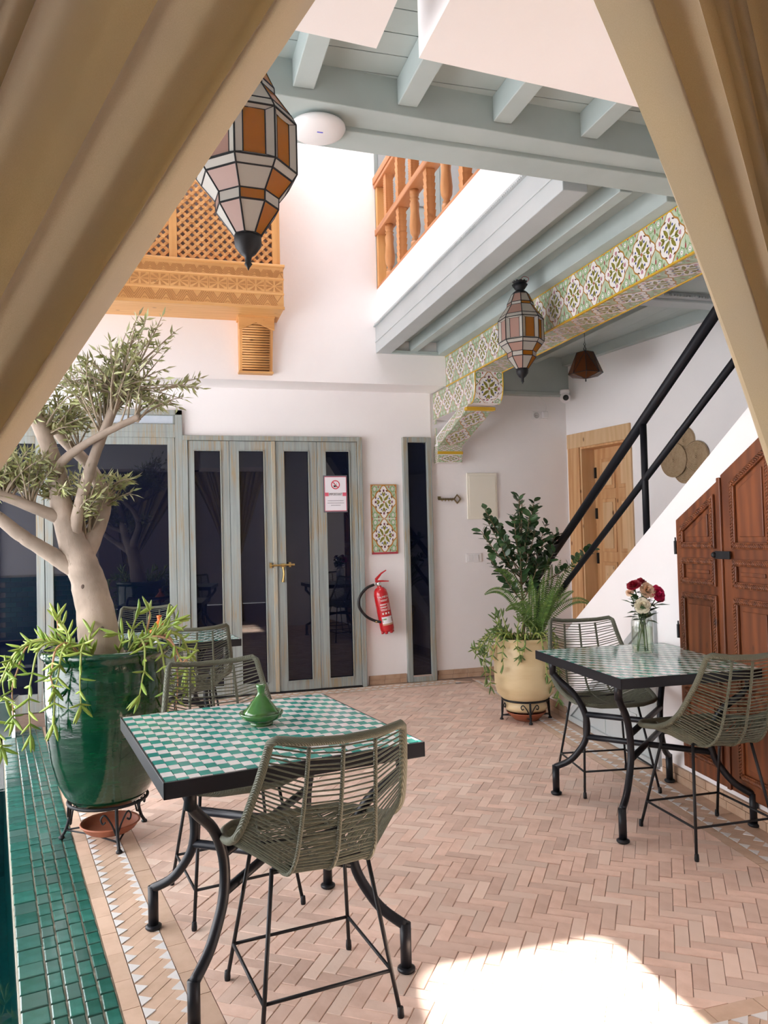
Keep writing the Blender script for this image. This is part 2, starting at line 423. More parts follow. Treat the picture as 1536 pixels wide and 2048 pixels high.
rbox(wr, -1, 6.43, 0, -.25, 0, 7); rbox(wr, 7.25, 7.5, 0, -.25, 0, 7); rbox(wr, 6.43, 7.25, 0, -.25, 2.44, 7)
struct(wr.build('wall_right', PL), 'white plaster wall behind the staircase')
struct(MB().box(-2.65,-2.4,1.06,7.55,-1.1,0).box(-2.65,-2.4,1.06,7.55,2.55,7.0).box(-2.65,-2.4,1.06,1.7,0,2.55).box(-2.65,-2.4,6.7,7.55,0,2.55).box(-2.65,-2.4,4.4,4.7,0,2.55).build('wall_left', PL), 'unseen white wall beyond the pool with openings added for side light')  # ground-level openings added out of view to let side light in
# camera-side wall: opening with the slotted white lintel, and the room behind
def ly(x): return 1.71 + .1*(x-.32)
wf = MB()
for x0, x1 in ((-2.4,.505),(.615,1.95)):
    wf.prism([(x0,1.06,2.6),(x1,1.06,2.6),(x1,ly(x1),2.6),(x0,ly(x0),2.6)], (0,0,.58))
wf.box(-2.4,-1.0,1.06,1.6,-1.1,2.6).box(1.95,2.62,1.06,1.85,0,3.18).box(2.5,5.2,.9,1.1,0,7)
struct(wf.build('wall_front', PL), 'white plaster lintel with a slot above the curtains')
dado = MB().box(-2.395,-1.0,1.6,1.615,-.05,.97).build('green_dado', GROUT); dado['kind'] = 'structure'; dado.name = 'trim_1'; dado['label'] = 'green tiled dado on the pool end wall'
dt = MB().add([(-.078,0,-.036),(.078,0,-.036),(.078,0,.036),(-.078,0,.036),(-.075,.006,-.033),(.075,.006,-.033),(.075,.006,.033),(-.075,.006,.033)],
              [(7,6,5,4)]+[(4+i,4+(i+1)%4,(i+1)%4,i) for i in range(4)]).mesh('glazed_tile', ZEL)
for r in range(13):
    for c in range(9):
        place('glazed_tile', dt, dado, loc=(-2.31 + c*.16 + (.08 if r % 2 else 0)*(c < 8), 1.616, r*.0755-.005))
wroom = MB().box(-2.65,5.4,-3.2,-3,0,3.2)
wroom.box(-2.65,-2.4,-3.2,1.06,0,3.2).box(5.2,5.45,-3.2,-2.4,0,3.2).box(5.2,5.45,.3,1.06,0,3.2).box(5.2,5.45,-2.4,.3,0,.3).box(5.2,5.45,-2.4,.3,2.9,3.2)  # opening in the right side added for fill light on the curtains
struct(wroom.build('wall_room', PL), 'white walls of the room behind the curtains, side opening added for fill light')
struct(MB().box(-2.65,5.4,.95,1.1,3.42,7.0).build('wall_front_upper', PL), 'unseen white upper wall added above the near gallery to cut sky light')  # added out of view so the back wall sees less sky
struct(MB().box(-2.65,5.4,-3.2,1.06,3.18,3.3).build('ceiling_room', PL), 'plain ceiling of the room behind the curtains')
struct(MB().box(-2.65,5.2,.95,4.5,6.1,6.2).box(2.25,5.2,4.5,7.3,6.1,6.2).box(-2.65,-.4,5.3,7.0,6.1,6.2).box(-2.65,2.25,4.5,5.3,6.1,6.2).build('ceiling_upper', PL), 'unseen white roof slab added to narrow the open sky well')  # slabs added out of view to hold sky light off the upper walls
# added rail out of view, casts the thin strip in the sun patch
struct(MB().tube([(1.53,7.35,7.56),(5,7.35,7.56)], .045, 8).box(2.6,2.64,7.33,7.37,7.39,7.55).box(4.2,4.24,7.33,7.37,7.39,7.55).build('trim_2', IRONM), 'unseen rail added above the back wall to stripe the sun patch')

# ================================================================== GALLERY CEILING (front) : beam, joists, planks
gc = empty('ceiling', None, None); struct(gc, 'sage green plank ceiling of the near gallery with joists'); gc['kind'] = 'structure'
def by0(x): return 2.93 + .065*(x-.42)
def by1(x): return 3.10 + .045*(x-.76)
def by2(x): return 3.255 + .052*(x-.76)
X0, X1 = -2.4, 3.2
MB().prism([(X0,by0(X0),3.16),(X1,by0(X1),3.16),(X1,by1(X1),3.16),(X0,by1(X0),3.16)], (0,0,.24)).build('beam', GREY, gc, bev=.004)
MB().prism([(X0,by1(X0),3.14),(X1,by1(X1),3.14),(X1,by2(X1),3.14),(X0,by2(X0),3.14)], (0,0,.26)).build('beam_fascia', GREY, gc, bev=.004)
for k in range(-5, 7):
    x = .515 + .435*k
    MB().box(x,x+.085,1.0,by0(x),3.20,3.31).build('joist', GREY, gc, bev=.004)
y = 1.0
while y < 3.0:
    MB().box(X0,X1,y+.002,min(y+.127,3.05),3.31,3.335).build('plank', GREY, gc)
    y += .13
MB().box(X0,X1,1.0,3.2,3.34,3.42).build('deck', DARK, gc)
struct(MB().prism([(X0,by0(X0),3.40),(1.97,by0(1.97),3.40),(1.97,by2(1.97)-.02,3.40),(X0,by2(X0)-.02,3.40)], (0,0,.34)).build('wall_gallery', PL), 'white parapet above the near gallery beam')

# ================================================================== BALCONY (right)
YE = 3.40
struct(MB().box(1.965,2.13,YE,YU,3.416,3.74).box(1.975,5,YE,7.3,3.30,3.41).build('wall_balcony', PL), 'white parapet of the upper balcony')
tf = empty('trim_3', None, None); struct(tf, 'pale grey painted fascia under the balcony')
MB().box(1.94,2.08,YE,YU,3.14,3.40).build('fascia_board', GREYL, tf, bev=.004)
MB().box(1.935,1.95,YE,YU,3.24,3.247).box(1.925,1.99,YE,YU,3.385,3.40).box(1.932,1.99,YE,YU,3.40,3.418).build('moulding', GREYL, tf)
bead = MB()
y = YE
while y < YU: bead.box(1.921,1.93,y,y+.012,3.386,3.396); y += .022
bead.build('bead_row', GREYL, tf)['kind'] = 'stuff'
cb = empty('ceiling_balcony', None, None); struct(cb, 'grey plank ceiling under the balcony beside the tiled beam')
MB().box(2.265,2.34,YE,YU,3.165,3.27).build('joist', GREY, cb, bev=.004)
MB().box(2.54,2.64,YE,YU,3.14,3.27).build('joist', GREY, cb, bev=.004)
for x0, x1 in ((2.08,2.172),(2.174,2.265),(2.34,2.44),(2.442,2.54)): MB().box(x0,x1,YE,YU-.02,3.262,3.29).build('plank', GREY, cb)
MB().box(2.08,2.54,YU-.05,YU,3.14,3.165).build('end_board', GREY, cb)
cr = empty('ceiling_stair', None, None); struct(cr, 'grey plank ceiling above the stairs with one joist')
for k in range(12):
    x = 2.89 + k*.145
    MB().box(x,x+.143,5.2,7.3,3.265,3.29).build('plank', GREY, cr)
MB().box(3.69,3.77,5.2,7.3,3.19,3.27).build('joist', GREY, cr, bev=.004)
MB().box(2.89,2.97,5.2,7.3,3.19,3.27).build('joist', GREY, cr, bev=.004)
MB().prism([rw(1.2,.0,3.17),rw(7.29,.0,3.17),rw(7.29,.07,3.17),rw(1.2,.07,3.17)], (0,0,.1)).build('wall_plate', GREY, cr, bev=.004)
MB().box(2.9,5,5.06,5.22,3.19,3.29).box(2.9,5,5.02,5.07,3.21,3.29).build('cross_moulding', GREYL, cr, bev=.01)
mb = MB(); x = 3.0
while x < 4.6: mb.box(x,x+.016,5.005,5.02,3.215,3.23); x += .028
mb.build('bead_row', GREYL, cr)['kind'] = 'stuff'
MB().box(2.89,5,1.1,5.06,3.25,3.29).build('ceiling_board', GREY, cr)
MB().box(2.75,4.2,7.255,7.315,2.90,3.265).build('wall_board', GREY, cr)
MB().box(2.75,4.2,7.235,7.315,2.855,2.90).build('board_moulding', GREY, cr, bev=.01)

# ================================================================== TILED BEAM with corbel
TG = M('tile_mint', (.44,.54,.37), .25, c2=(.56,.64,.50), scale=14); TW = M('tile_white', (.80,.77,.75), .22)
TO = M('tile_ochre', (.46,.22,.045), .3); TBk = M('tile_brown', (.10,.045,.02), .3); TL = M('tile_leaf', (.24,.22,.035), .3)
TP = M('tile_mauve', (.48,.22,.27), .3); TBl = M('tile_blue', (.05,.09,.30), .3); TR = M('tile_red', (.40,.05,.07), .3)
TGD = M('tile_swirl', (.20,.34,.14), .3); TY = M('tile_yellow_edge', (.62,.38,.03), .25)
TM = [TG, TW, TO, TBk, TL, TP, TBl, TR, TGD]
def motif_tile(w_, h_, bold=1.0, name='painted_tile'):
    mb = MB(); L = [0]
    mb.m = 0; mb.prism([(-w_/2+.0008,-h_/2+.0008,0),(w_/2-.0008,-h_/2+.0008,0),(w_/2-.0008,h_/2-.0008,0),(-w_/2+.0008,h_/2-.0008,0)], (0,0,-.01))
    def put(pts, mi, z): mb.m = mi; mb.poly([(max(-.497,min(.497,x))*w_, max(-.497,min(.497,y))*h_, z) for x, y in pts])
    def circ(cx, cy, r, mi, z, n=10, e=1): put([(cx+r*math.cos(2*PI*i/n), cy+e*r*math.sin(2*PI*i/n)) for i in range(n)], mi, z)
    def leaf(cx, cy, a, l, wd, mi, z):
        c, s = math.cos(a), math.sin(a)
        put([(cx+c*t*l-s*o*wd, cy+s*t*l+c*o*wd) for t, o in ((0,0),(.35,-.8),(.7,-.7),(1,0),(.7,.7),(.35,.8))], mi, z)
    for sx in (-1,1):
        for sy in (-1,1):
            circ(sx*.37, sy*.39, .095, 8, .0003, 12); circ(sx*.37, sy*.39, .075, 0, .0006, 12); circ(sx*.37, sy*.39, .04, 1, .0009); circ(sx*.37, sy*.39, .014, 3, .0012, 6)
            for a in (.3,1.4,2.6,3.9,5.2): leaf(sx*.37+.07*math.cos(a), sy*.39+.07*math.sin(a), a+.8, .07, .018, 8, .0004)
            leaf(sx*.5, sy*.36, -PI/2*sy+PI/2*(sx+1)*0, .13, .03, 7, .0008); leaf(sx*.22, sy*.5, -PI/2*sy, .09, .025, 7, .0008); leaf(sx*.28, sy*.47, -PI/2*sy+sx*.8, .12, .03, 8, .0005); leaf(sx*.47, sy*.25, -PI/2*sy-sx*.8, .14, .03, 8, .0005)
            put([(sx*.5,sy*.5),(sx*.44,sy*.5),(sx*.5,sy*.44)], 7, .0008)
    put([(-.5,-.05),(-.47,0),(-.5,.05)], 2, .0012); put([(.5,-.05),(.47,0),(.5,.05)], 2, .0012)
    def q(s, k=0): return [((.40+.055*math.cos(4*t)+.03*math.cos(8*t)+k)*math.cos(t)*1.02*s, (.40+.055*math.cos(4*t)+.03*math.cos(8*t)+k)*math.sin(t)*1.0*s) for t in [2*PI*i/48 for i in range(48)]]
    put(q(1.0,.034*bold), 2, .0007); put(q(1.0), 1, .0011)
    for i in range(8):   # dark accents on the ochre outline
        t = PI/8 + i*PI/4; r = .345+.01; leaf(r*math.cos(t)-.04*math.sin(t)*-1, r*math.sin(t)-.04*math.cos(t), t+PI/2, .10, .020*bold, 3, .0014)
    for i in range(4):
        a = PI/4 + i*PI/2
        leaf(.05*math.cos(a), .05*math.sin(a), a, .25, .055, 4, .0014)
        leaf(.02*math.cos(a+.5), .02*math.sin(a+.5), a+.36, .14, .02, 4, .0016)
        b = i*PI/2
        for d in (-.38,.38): leaf(.16*math.cos(b), .16*math.sin(b), b+d, .16, .042, 4, .0015)
        leaf(.04*math.cos(b), .04*math.sin(b), b, .14, .012, 8, .0015)
        for d in (-.35,0,.35): leaf(.29*math.cos(b), .29*math.sin(b), b+d, .10, .028, 5, .0016)
        for d in (-.42,.42): circ(.25*math.cos(b+d), .25*math.sin(b+d), .028, 6, .0017, 6)
    circ(0,0,.035,7,.0018); circ(0,0,.02,2,.002,8)
    return mb.mesh(name, TM)
tb = empty('trim_4', None, None); struct(tb, 'beam and corbel clad in painted floral tiles')
XB0, XB1, ZB0, ZB1 = 2.628, 2.895, 2.850, 3.138
YE = 2.87
MB().box(XB0+.011,XB1-.011,YE,YB,ZB0+.011,ZB1-.002).build('beam_core', PL, tb)
tw = .252; hs = ZB1-ZB0
TS = motif_tile(tw, hs); TBm = motif_tile(tw, XB1-XB0)
k = 0; y = YU
n_side = int((YU-YE)/tw)
for k in range(n_side):
    yc = YU - tw*(k+.5)
    place('painted_tile', TS, tb, frame((XB0+.001, yc, (ZB0+ZB1)/2), (0,-1,0), (0,0,1)))
    place('painted_tile', TS, tb, frame((XB1-.001, yc, (ZB0+ZB1)/2), (0,1,0), (0,0,1)))
YC = 6.205
for k in range(int((YC-YE)/tw)):
    yc = YC - tw*(k+.5)
    place('painted_tile', TBm, tb, frame(((XB0+XB1)/2, yc, ZB0+.001), (0,1,0), (1,0,0)))
MB().box(XB0-.003,XB0+.012,YE,YU,ZB0-.004,ZB0+.006).box(XB1-.01,XB1+.003,YE,YU,ZB0-.004,ZB0+.006).box(XB0-.002,XB0+.01,YE,YU,ZB1-.006,ZB1).build('yellow_edge', TY, tb)
# corbel tier under the beam, rounded front
Z2 = 2.585
prof = [(YB,Z2),(YB,ZB0)] + [(YC,ZB0)] + [(YC,ZB0-.12)] + [(YC+.11*(1-math.cos(a)), ZB0-.12-.145*math.sin(a)) for a in [PI/2*i/8 for i in range(1,9)]]
MB().prism([(XB0+.006,y,z) for y,z in prof], (XB1-XB0-.012,0,0)).build('corbel', PL, tb)
T2 = motif_tile(.2745, ZB0-Z2)
for k in range(4):
    yc = YB-.137-.2745*k
    if k < 4: 
        place('painted_tile', T2, tb, frame((XB0+.004, yc if k < 3 else yc+.02, (ZB0+Z2)/2), (0,-1,0), (0,0,1)) @ Matrix.Diagonal((1 if k < 3 else .8,1,1,1)))
        place('painted_tile', T2, tb, frame((XB1-.004, yc if k < 3 else yc+.02, (ZB0+Z2)/2), (0,1,0), (0,0,1)) @ Matrix.Diagonal((1 if k < 3 else .8,1,1,1)))
# rounded front tile: bend a motif over the nose
TF = motif_tile(XB1-XB0, .29)
for v in TF.vertices:
    t = .145 - v.co.y; off = v.co.z
    if t < .12: y, z, ny, nz = 0, -t, -1, 0
    else:
        a = (t-.12)/.128; y = .11*(1-math.cos(a)); z = -.12-.145*math.sin(a); ny, nz = -math.cos(a), -math.sin(a)
    v.co = V((v.co.x, y+ny*off, z+nz*off))
o = place('painted_tile', TF, tb, Matrix.Translation(((XB0+XB1)/2, YC, ZB0)))
MB().tube([(XB0+.002,YC-.002,ZB0),(XB0+.002,YC-.002,ZB0-.12)]+[(XB0+.002,y,z) for y,z in prof[4:]], .005, 6).tube([(XB1-.002,YC-.002,ZB0),(XB1-.002,YC-.002,ZB0-.12)]+[(XB1-.002,y,z) for y,z in prof[4:]], .005, 6).build('yellow_edge', TY, tb)
# diagonal brace
D0, D1 = V((0,6.40,Z2-.01)), V((0,7.215,2.325)); 
a0, a1 = (6.42,Z2-.03), (7.17,2.32)
b0, b1 = (6.66,Z2), (7.30,2.40)
MB().prism([(XB0+.01,a0[0],a0[1]),(XB0+.01,6.42,Z2),(XB0+.01,b0[0],b0[1]),(XB0+.01,b1[0],b1[1]),(XB0+.01,7.30,2.32),(XB0+.01,a1[0],a1[1])], (XB1-XB0-.02,0,0)).build('brace', PL, tb)
dv = (V((0,a1[0],a1[1]))-V((0,a0[0],a0[1]))); LL = dv.length; dv.normalize()
T3 = motif_tile(XB1-XB0-.01, LL/2)
for k in range(2):
    c = V(((XB0+XB1)/2,a0[0],a0[1])) + dv*LL*(k+.5)/2 - V((1,0,0)).cross(dv)*(.001)
    place('painted_tile', T3, tb, frame(c, (1,0,0), -dv))
T4 = motif_tile(LL/3, .10)
for k in range(3):
    c = V((XB0+.006,a0[0],a0[1]-.0)) + dv*LL*(k+.5)/3 + V((0,.035,.035))
    place('painted_tile', T4, tb, frame(c, -dv, (0,-dv.z,dv.y) if dv.y > 0 else (0,dv.z,-dv.y)))
MB().box(XB0-.012,XB1+.005,6.385,6.44,Z2-.045,Z2-.012).build('yellow_edge', TY, tb, bev=.008)
MB().box(XB0+.008,XB1-.008,7.19,7.31,2.15,2.32).build('foot_block', PL, tb)
T5 = motif_tile((XB1-XB0-.014)/2, .055); T6 = motif_tile(XB1-XB0-.014, .075)
for k in range(2): place('painted_tile', T5, tb, frame((XB0+.007+(XB1-XB0-.014)*(k+.5)/2, 7.189, 2.292), (1,0,0), (0,0,1)))
place('painted_tile', T6, tb, frame(((XB0+XB1)/2, 7.189, 2.19), (1,0,0), (0,0,1)))
MB().box(XB0+.0,XB1-.0,7.178,7.2,2.232,2.262).build('yellow_edge', TY, tb, bev=.006)
TSd = motif_tile(.12,.165); place('painted_tile', TSd, tb, frame((XB0+.007,7.25,2.235),(0,-1,0),(0,0,1)))
TSe = motif_tile(.05,.2)
for k in range(2): place('painted_tile', TSe, tb, frame((XB0+.009,7.272,2.42+.2*k-.0),(0,-1,0),(0,0,1)) @ Matrix.Diagonal((1,.8,1,1)))

# ================================================================== STAIR WALL, STEPS, RAIL
SL = .594
def zs(y): return .887 + SL*(5.026-y)
def sw(y, d=0, z=0): p = V((xw(y),y,z)) + WN*d; return p        # d > 0: out into the court
yy0, yy1 = 1.85, 6.40
ws = MB(); ws.prism([sw(yy0,0,0), sw(yy1,0,0), sw(yy1,0,zs(yy1)), sw(yy0,0,zs(yy0))], -WN*.12)
struct(ws.build('wall_stair', PL), 'white plaster wall along the side of the staircase')
st = MB(); ns = 14; run = (yy1-yy0)/15
for k in range(ns):
    y1 = yy1 - .1 - run*k; y0 = y1-run; zt = max(.12, zs(y1)-.02)
    a, b = sw(y0,-.13), sw(y1,-.13)
    st.prism([(a.x,y0,0),(b.x,y1,0),(xr(y1)-.002,y1,0),(xr(y0)-.002,y0,0)], (0,0,zt))
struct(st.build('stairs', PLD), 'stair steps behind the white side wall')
rl = empty('handrail', 'black iron stair handrail with two sloping bars and a post', 'handrail', tuple(sw(4.18,-.04,zs(4.18))))
rl0 = V(rl.location)
def rp(y, z): return sw(y,-.04,z) - rl0
MB().tube([rp(6.2,.965),rp(3.0,2.80)], .031, 14).build('top_bar', BLACKRAIL, rl, True)
MB().tube([rp(6.1,.66),rp(2.9,2.49)], .021, 12).build('lower_bar', BLACKRAIL, rl, True)
MB().tube([rp(4.185,zs(4.185)-.02),rp(4.185,2.10)], .021, 12).build('post', BLACKRAIL, rl, True)
MB().tube([rp(6.05,0),rp(6.05,1.05)], .021, 12).build('post', BLACKRAIL, rl, True)
# baseboards
BB = M('baseboard_brick', (.52,.36,.25), .6, c2=(.45,.29,.19), scale=14, rv=.1)
def baseboard(name, p0, p1, n, h=.09, L=.155, label=''):
    p0, p1, n = V(p0), V(p1), V(n); d = (p1-p0); T = d.length; d.normalize()
    b = MB().prism([p0,p1,p1+n*.010,p0+n*.010], (0,0,h-.004)).build(name, MORT); struct(b, label)
    for row in range(2):
        s = -rnd(0,L)*(row)
        while s < T:
            a, c = max(s,0)+.0015, min(s+L,T)-.0015
            if c-a > .01: MB().prism([p0+d*a+V((0,0,h/2*row+.001)), p0+d*c+V((0,0,h/2*row+.001)), p0+d*c+n*.016+V((0,0,h/2*row+.001)), p0+d*a+n*.016+V((0,0,h/2*row+.001))], (0,0,h/2-.003)).build('brick', BB, b)
            s += L
    return b
baseboard('baseboard_back', (1.90,YB,0), (2.28,YB,0), (0,-1,0), label='terracotta skirting under the fire extinguisher')
baseboard('baseboard_corner', (2.61,YB+.015,0), (3.6,YB+.015,0), (0,-1,0), label='terracotta skirting behind the cream pot')
baseboard('baseboard_stair', sw(6.3,0), sw(5.40,0), WN, label='terracotta skirting behind the cream pot on the stair wall')
baseboard('baseboard_stair_front', sw(4.0,0), sw(1.95,0), WN, label='terracotta skirting under the brown cupboard')

# ================================================================== DOORS AND WINDOWS
def framed(mb, x0, x1, z0, z1, w_, y0, y1):
    return mb.box(x0,x0+w_,y0,y1,z0,z1).box(x1-w_,x1,y0,y1,z0,z1).box(x0+w_,x1-w_,y0,y1,z0,z0+w_).box(x0+w_,x1-w_,y0,y1,z1-w_,z1)
d1 = empty('door_1', None, None, (1.03,7.25,0)); struct(d1, 'worn grey four-leaf folding glass door'); L0 = V(d1.location)
def at(mb, o):
    mb.v = [tuple(V(p)-V(o)) for p in mb.v]; return mb
at(MB().box(.19,.235,7.245,7.34,0,2.40).box(1.825,1.87,7.235,7.34,0,2.40).box(.19,1.87,7.24,7.34,2.355,2.40), L0).build('door_frame', WORN, d1, bev=.004)
at(MB().box(.20,1.86,7.24,7.33,-.005,.012), L0).build('threshold', IRONM, d1)
leafx = [(.238,.605),(.608,1.012),(1.030,1.425),(1.428,1.822)]
panex = [(.283,.53),(.685,.926),(1.105,1.349),(1.504,1.746)]
panez = [(.10,2.265)]*4
for i, ((a,b),(p,q)) in enumerate(zip(leafx, panex)):
    z0, z1 = .10, 2.266
    lf = MB().box(a,p,7.255,7.30,.015,2.352).box(q,b,7.255,7.30,.015,2.352).box(p,q,7.255,7.30,.015,z0).box(p,q,7.255,7.30,z1,2.352)
    o = at(lf, L0).build('door_leaf', WORN, d1, bev=.003)
    at(MB().box(p-.002,p+.008,7.246,7.256,z0,z1).box(q-.008,q+.002,7.246,7.256,z0,z1).box(p,q,7.246,7.256,z1-.008,z1).box(p,q,7.246,7.256,z0,z0+.008), L0).build('glazing_bead', WORN, o)
    at(MB().box(p,q,7.275,7.283,z0,z1), L0).build('pane', GLASSD, o)
at(MB().box(.993,1.030,7.238,7.262,.015,2.352), L0).build('astragal', BROWNP, d1, bev=.004)
lt = at(MB().tube([(.955,7.232,1.188),(1.19,7.232,1.192)], .009, 10).box(.957,.975,7.228,7.258,1.165,1.215).box(1.135,1.155,7.228,7.258,1.17,1.215).box(1.06,1.10,7.228,7.25,1.17,1.205)
        .tube([(1.08,7.225,1.17),(1.085,7.215,1.11),(1.078,7.222,1.05),(1.075,7.225,1.035)], [.012,.010,.012,.016], 8), L0).build('bolt_latch', BRASS, d1); lt['label'] = 'brass sliding bolt'
# slim window
w1 = empty('window_1', None, None, (2.44,7.28,0)); struct(w1, 'tall slim dark window in a grey frame'); L1 = V(w1.location)
at(framed(MB(), 2.29,2.587,.0,2.408,.052,7.255,7.34), L1).build('window_frame', WORN, w1, bev=.006)
at(MB().box(2.335,2.545,7.285,7.292,.05,2.36), L1).build('pane', GLASSD, w1)
at(MB().box(2.34,2.54,7.262,7.29,.052,.068), L1).build('sill_rail', STEEL, w1)
# big glazing on the left with a transom
GLASSP = M('painted_sky_glass', (.52,.58,.66), .12, c2=(.62,.66,.72), scale=5)  # sky reflection of the transom put into the colour as mottled pale blue
w2 = empty('window_2', None, None, (0,7.28,0)); struct(w2, 'large dark sliding glass door behind the olive tree'); L2 = V(w2.location)
at(MB().box(-2.4,.19,7.255,7.34,2.585,2.63).box(-2.4,.19,7.26,7.34,2.38,2.50).box(.125,.19,7.255,7.34,0,2.63).box(-2.4,.125,7.26,7.34,0,.09).box(-2.4,.125,7.258,7.265,2.425,2.43), L2).build('window_frame', WORN, w2, bev=.004)
for a, b in ((-2.36,-.98),(-.98,.125)):
    f_ = at(framed(MB(), a+.003,b-.003,.09,2.38,.065,7.265,7.315), L2).build('sash', WORN, w2, bev=.003)
    at(MB().box(a+.06,b-.06,7.285,7.293,.15,2.32), L2).build('pane', GLASSD, f_)
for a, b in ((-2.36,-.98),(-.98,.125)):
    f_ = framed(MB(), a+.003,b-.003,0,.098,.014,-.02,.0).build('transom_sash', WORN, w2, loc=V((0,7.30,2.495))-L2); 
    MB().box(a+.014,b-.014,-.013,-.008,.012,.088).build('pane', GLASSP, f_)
# notice on the glass
INK = M('ink_black', (.02,.02,.02), .6); RED = M('sign_red', (.62,.03,.06), .5); PINK = M('sign_pink', (.70,.12,.18), .5); PAPER = M('paper', (.80,.78,.82), .6)
def text(body, size, loc, x, y, mat, name, parent, ext=.0006, align='CENTER', sx=1):
    cu = bpy.data.curves.new('t', 'FONT'); cu.body = body; cu.size = size; cu.align_x = align; cu.align_y = 'CENTER'; cu.extrude = ext
    t = bpy.data.objects.new('t', cu); COL.objects.link(t)
    dg = bpy.context.evaluated_depsgraph_get(); me = bpy.data.meshes.new_from_object(t.evaluated_get(dg)); bpy.data.objects.remove(t)
    me.materials.clear(); me.materials.append(mat)
    return place(name, me, parent, frame(loc, x, y) @ Matrix.Diagonal((sx,1,1,1)))
sg = empty('notice_sign', 'white no smoking notice headed IMPORTANT taped to the glass door', 'sign', (1.60,7.246,1.853))
X3, Z3 = (1,0,0), (0,0,1)
MB().box(-.107,.107,-.003,0,-.166,.166).build('sheet', PAPER, sg)
MB().box(-.107,.107,-.0045,-.003,.160,.166).box(-.107,-.103,-.0045,-.003,-.166,.166).box(.103,.107,-.0045,-.003,-.166,.166).box(-.107,.107,-.0045,-.003,-.166,-.160).build('red_border', PINK, sg)
MB().box(-.118,.115,-.0005,.003,-.177,.177).build('plastic_sleeve', M('sleeve', (.12,.12,.14), .3), sg)
ring = MB(); n = 32
for i in range(n):
    a, b = 2*PI*i/n, 2*PI*(i+1)/n
    ring.poly([(r*math.cos(t),-.0042,.087+r*math.sin(t)) for r, t in ((.034,a),(.034,b),(.043,b),(.043,a))])
ring.prism([(-.030,-.0046,.111),(-.025,-.0046,.117),(.030,-.0046,.062),(.025,-.0046,.057)], (0,.0005,0))
ring.build('no_smoking_ring', RED, sg)
MB().box(-.018,.004,-.004,-.003,.064,.082).box(.006,.016,-.004,-.003,.064,.072).tube([(-.008,-.0036,.084),(-.014,-.0036,.098),(-.006,-.0036,.108)], .0016, 4).tube([(.008,-.0036,.084),(.014,-.0036,.095),(.008,-.0036,.106)], .0016, 4).build('pictogram', INK, sg)
for x in (-.103,.068): MB().box(x,x+.035,-.004,-.003,-.022,.012).build('pink_bar', PINK, sg)
text('IMPORTANT', .036, (0,-.0035,-.005), X3, Z3, INK, 'heading', sg, sx=.62)
sm = MB()
for z, hw in ((-.066,.078),(-.088,.080),(-.110,.046)):
    x = -hw
    while x < hw: l = rnd(.005,.012); sm.box(x,min(x+l,hw),-.004,-.003,z-.003,z+.003); x += l+.003
sm.build('small_print', M('print_grey', (.25,.22,.25), .6), sg)['kind'] = 'stuff'
# wooden door in the right wall
d2 = empty('door_2', None, None, tuple(rw(6.8,0,0))); struct(d2, 'pine panelled door behind the stair rail'); R0 = V(d2.location)
def rb(y0,y1,d0,d1,z0,z1,mb=None): return rbox(mb or MB(), y0,y1,d0,d1,z0,z1)
def atr(mb): return at(mb, R0)
atr(rb(6.36,7.29,-.02,.02,2.30,2.45)).build('head_casing', DOORL, d2, bev=.004)
atr(rb(7.105,7.285,-.02,.018,0,2.30)).build('side_casing', DOORW, d2, bev=.003)
atr(rb(6.355,6.44,-.02,.018,0,2.30)).build('side_casing', DOORL, d2, bev=.003)
atr(rb(7.085,7.108,-.20,.0,0,2.30)).build('reveal_board', DOORL, d2)
atr(rb(6.44,7.1,-.20,.0,2.28,2.30)).build('reveal_board', DOORW, d2)
lf = atr(rb(6.43,7.09,-.20,-.165,0,2.28)).build('door_leaf', DOORW, d2)
for z0, z1 in ((1.86,2.17),(1.22,1.76),(.80,1.12),(.2,.70)):
    for y0, y1 in ((6.52,6.72),(6.78,6.99)):
        pn = MB()
        pn.prism([rw(y0,-.164,z0),rw(y1,-.164,z0),rw(y1,-.164,z1),rw(y0,-.164,z1)], RN*.010)
        atr(pn).build('panel_moulding', DOORW, lf, bev=.004)
        pn = MB().prism([rw(y0+.035,-.154,z0+.035),rw(y1-.035,-.154,z0+.035),rw(y1-.035,-.154,z1-.035),rw(y0+.035,-.154,z1-.035)], RN*.008)
        atr(pn).build('panel', DOORL, lf, bev=.006)
for z in (1.98,1.56,1.1,.55): atr(rb(7.055,7.078,-.165,-.15,z,z+.11)).build('hinge', IRONM, lf)
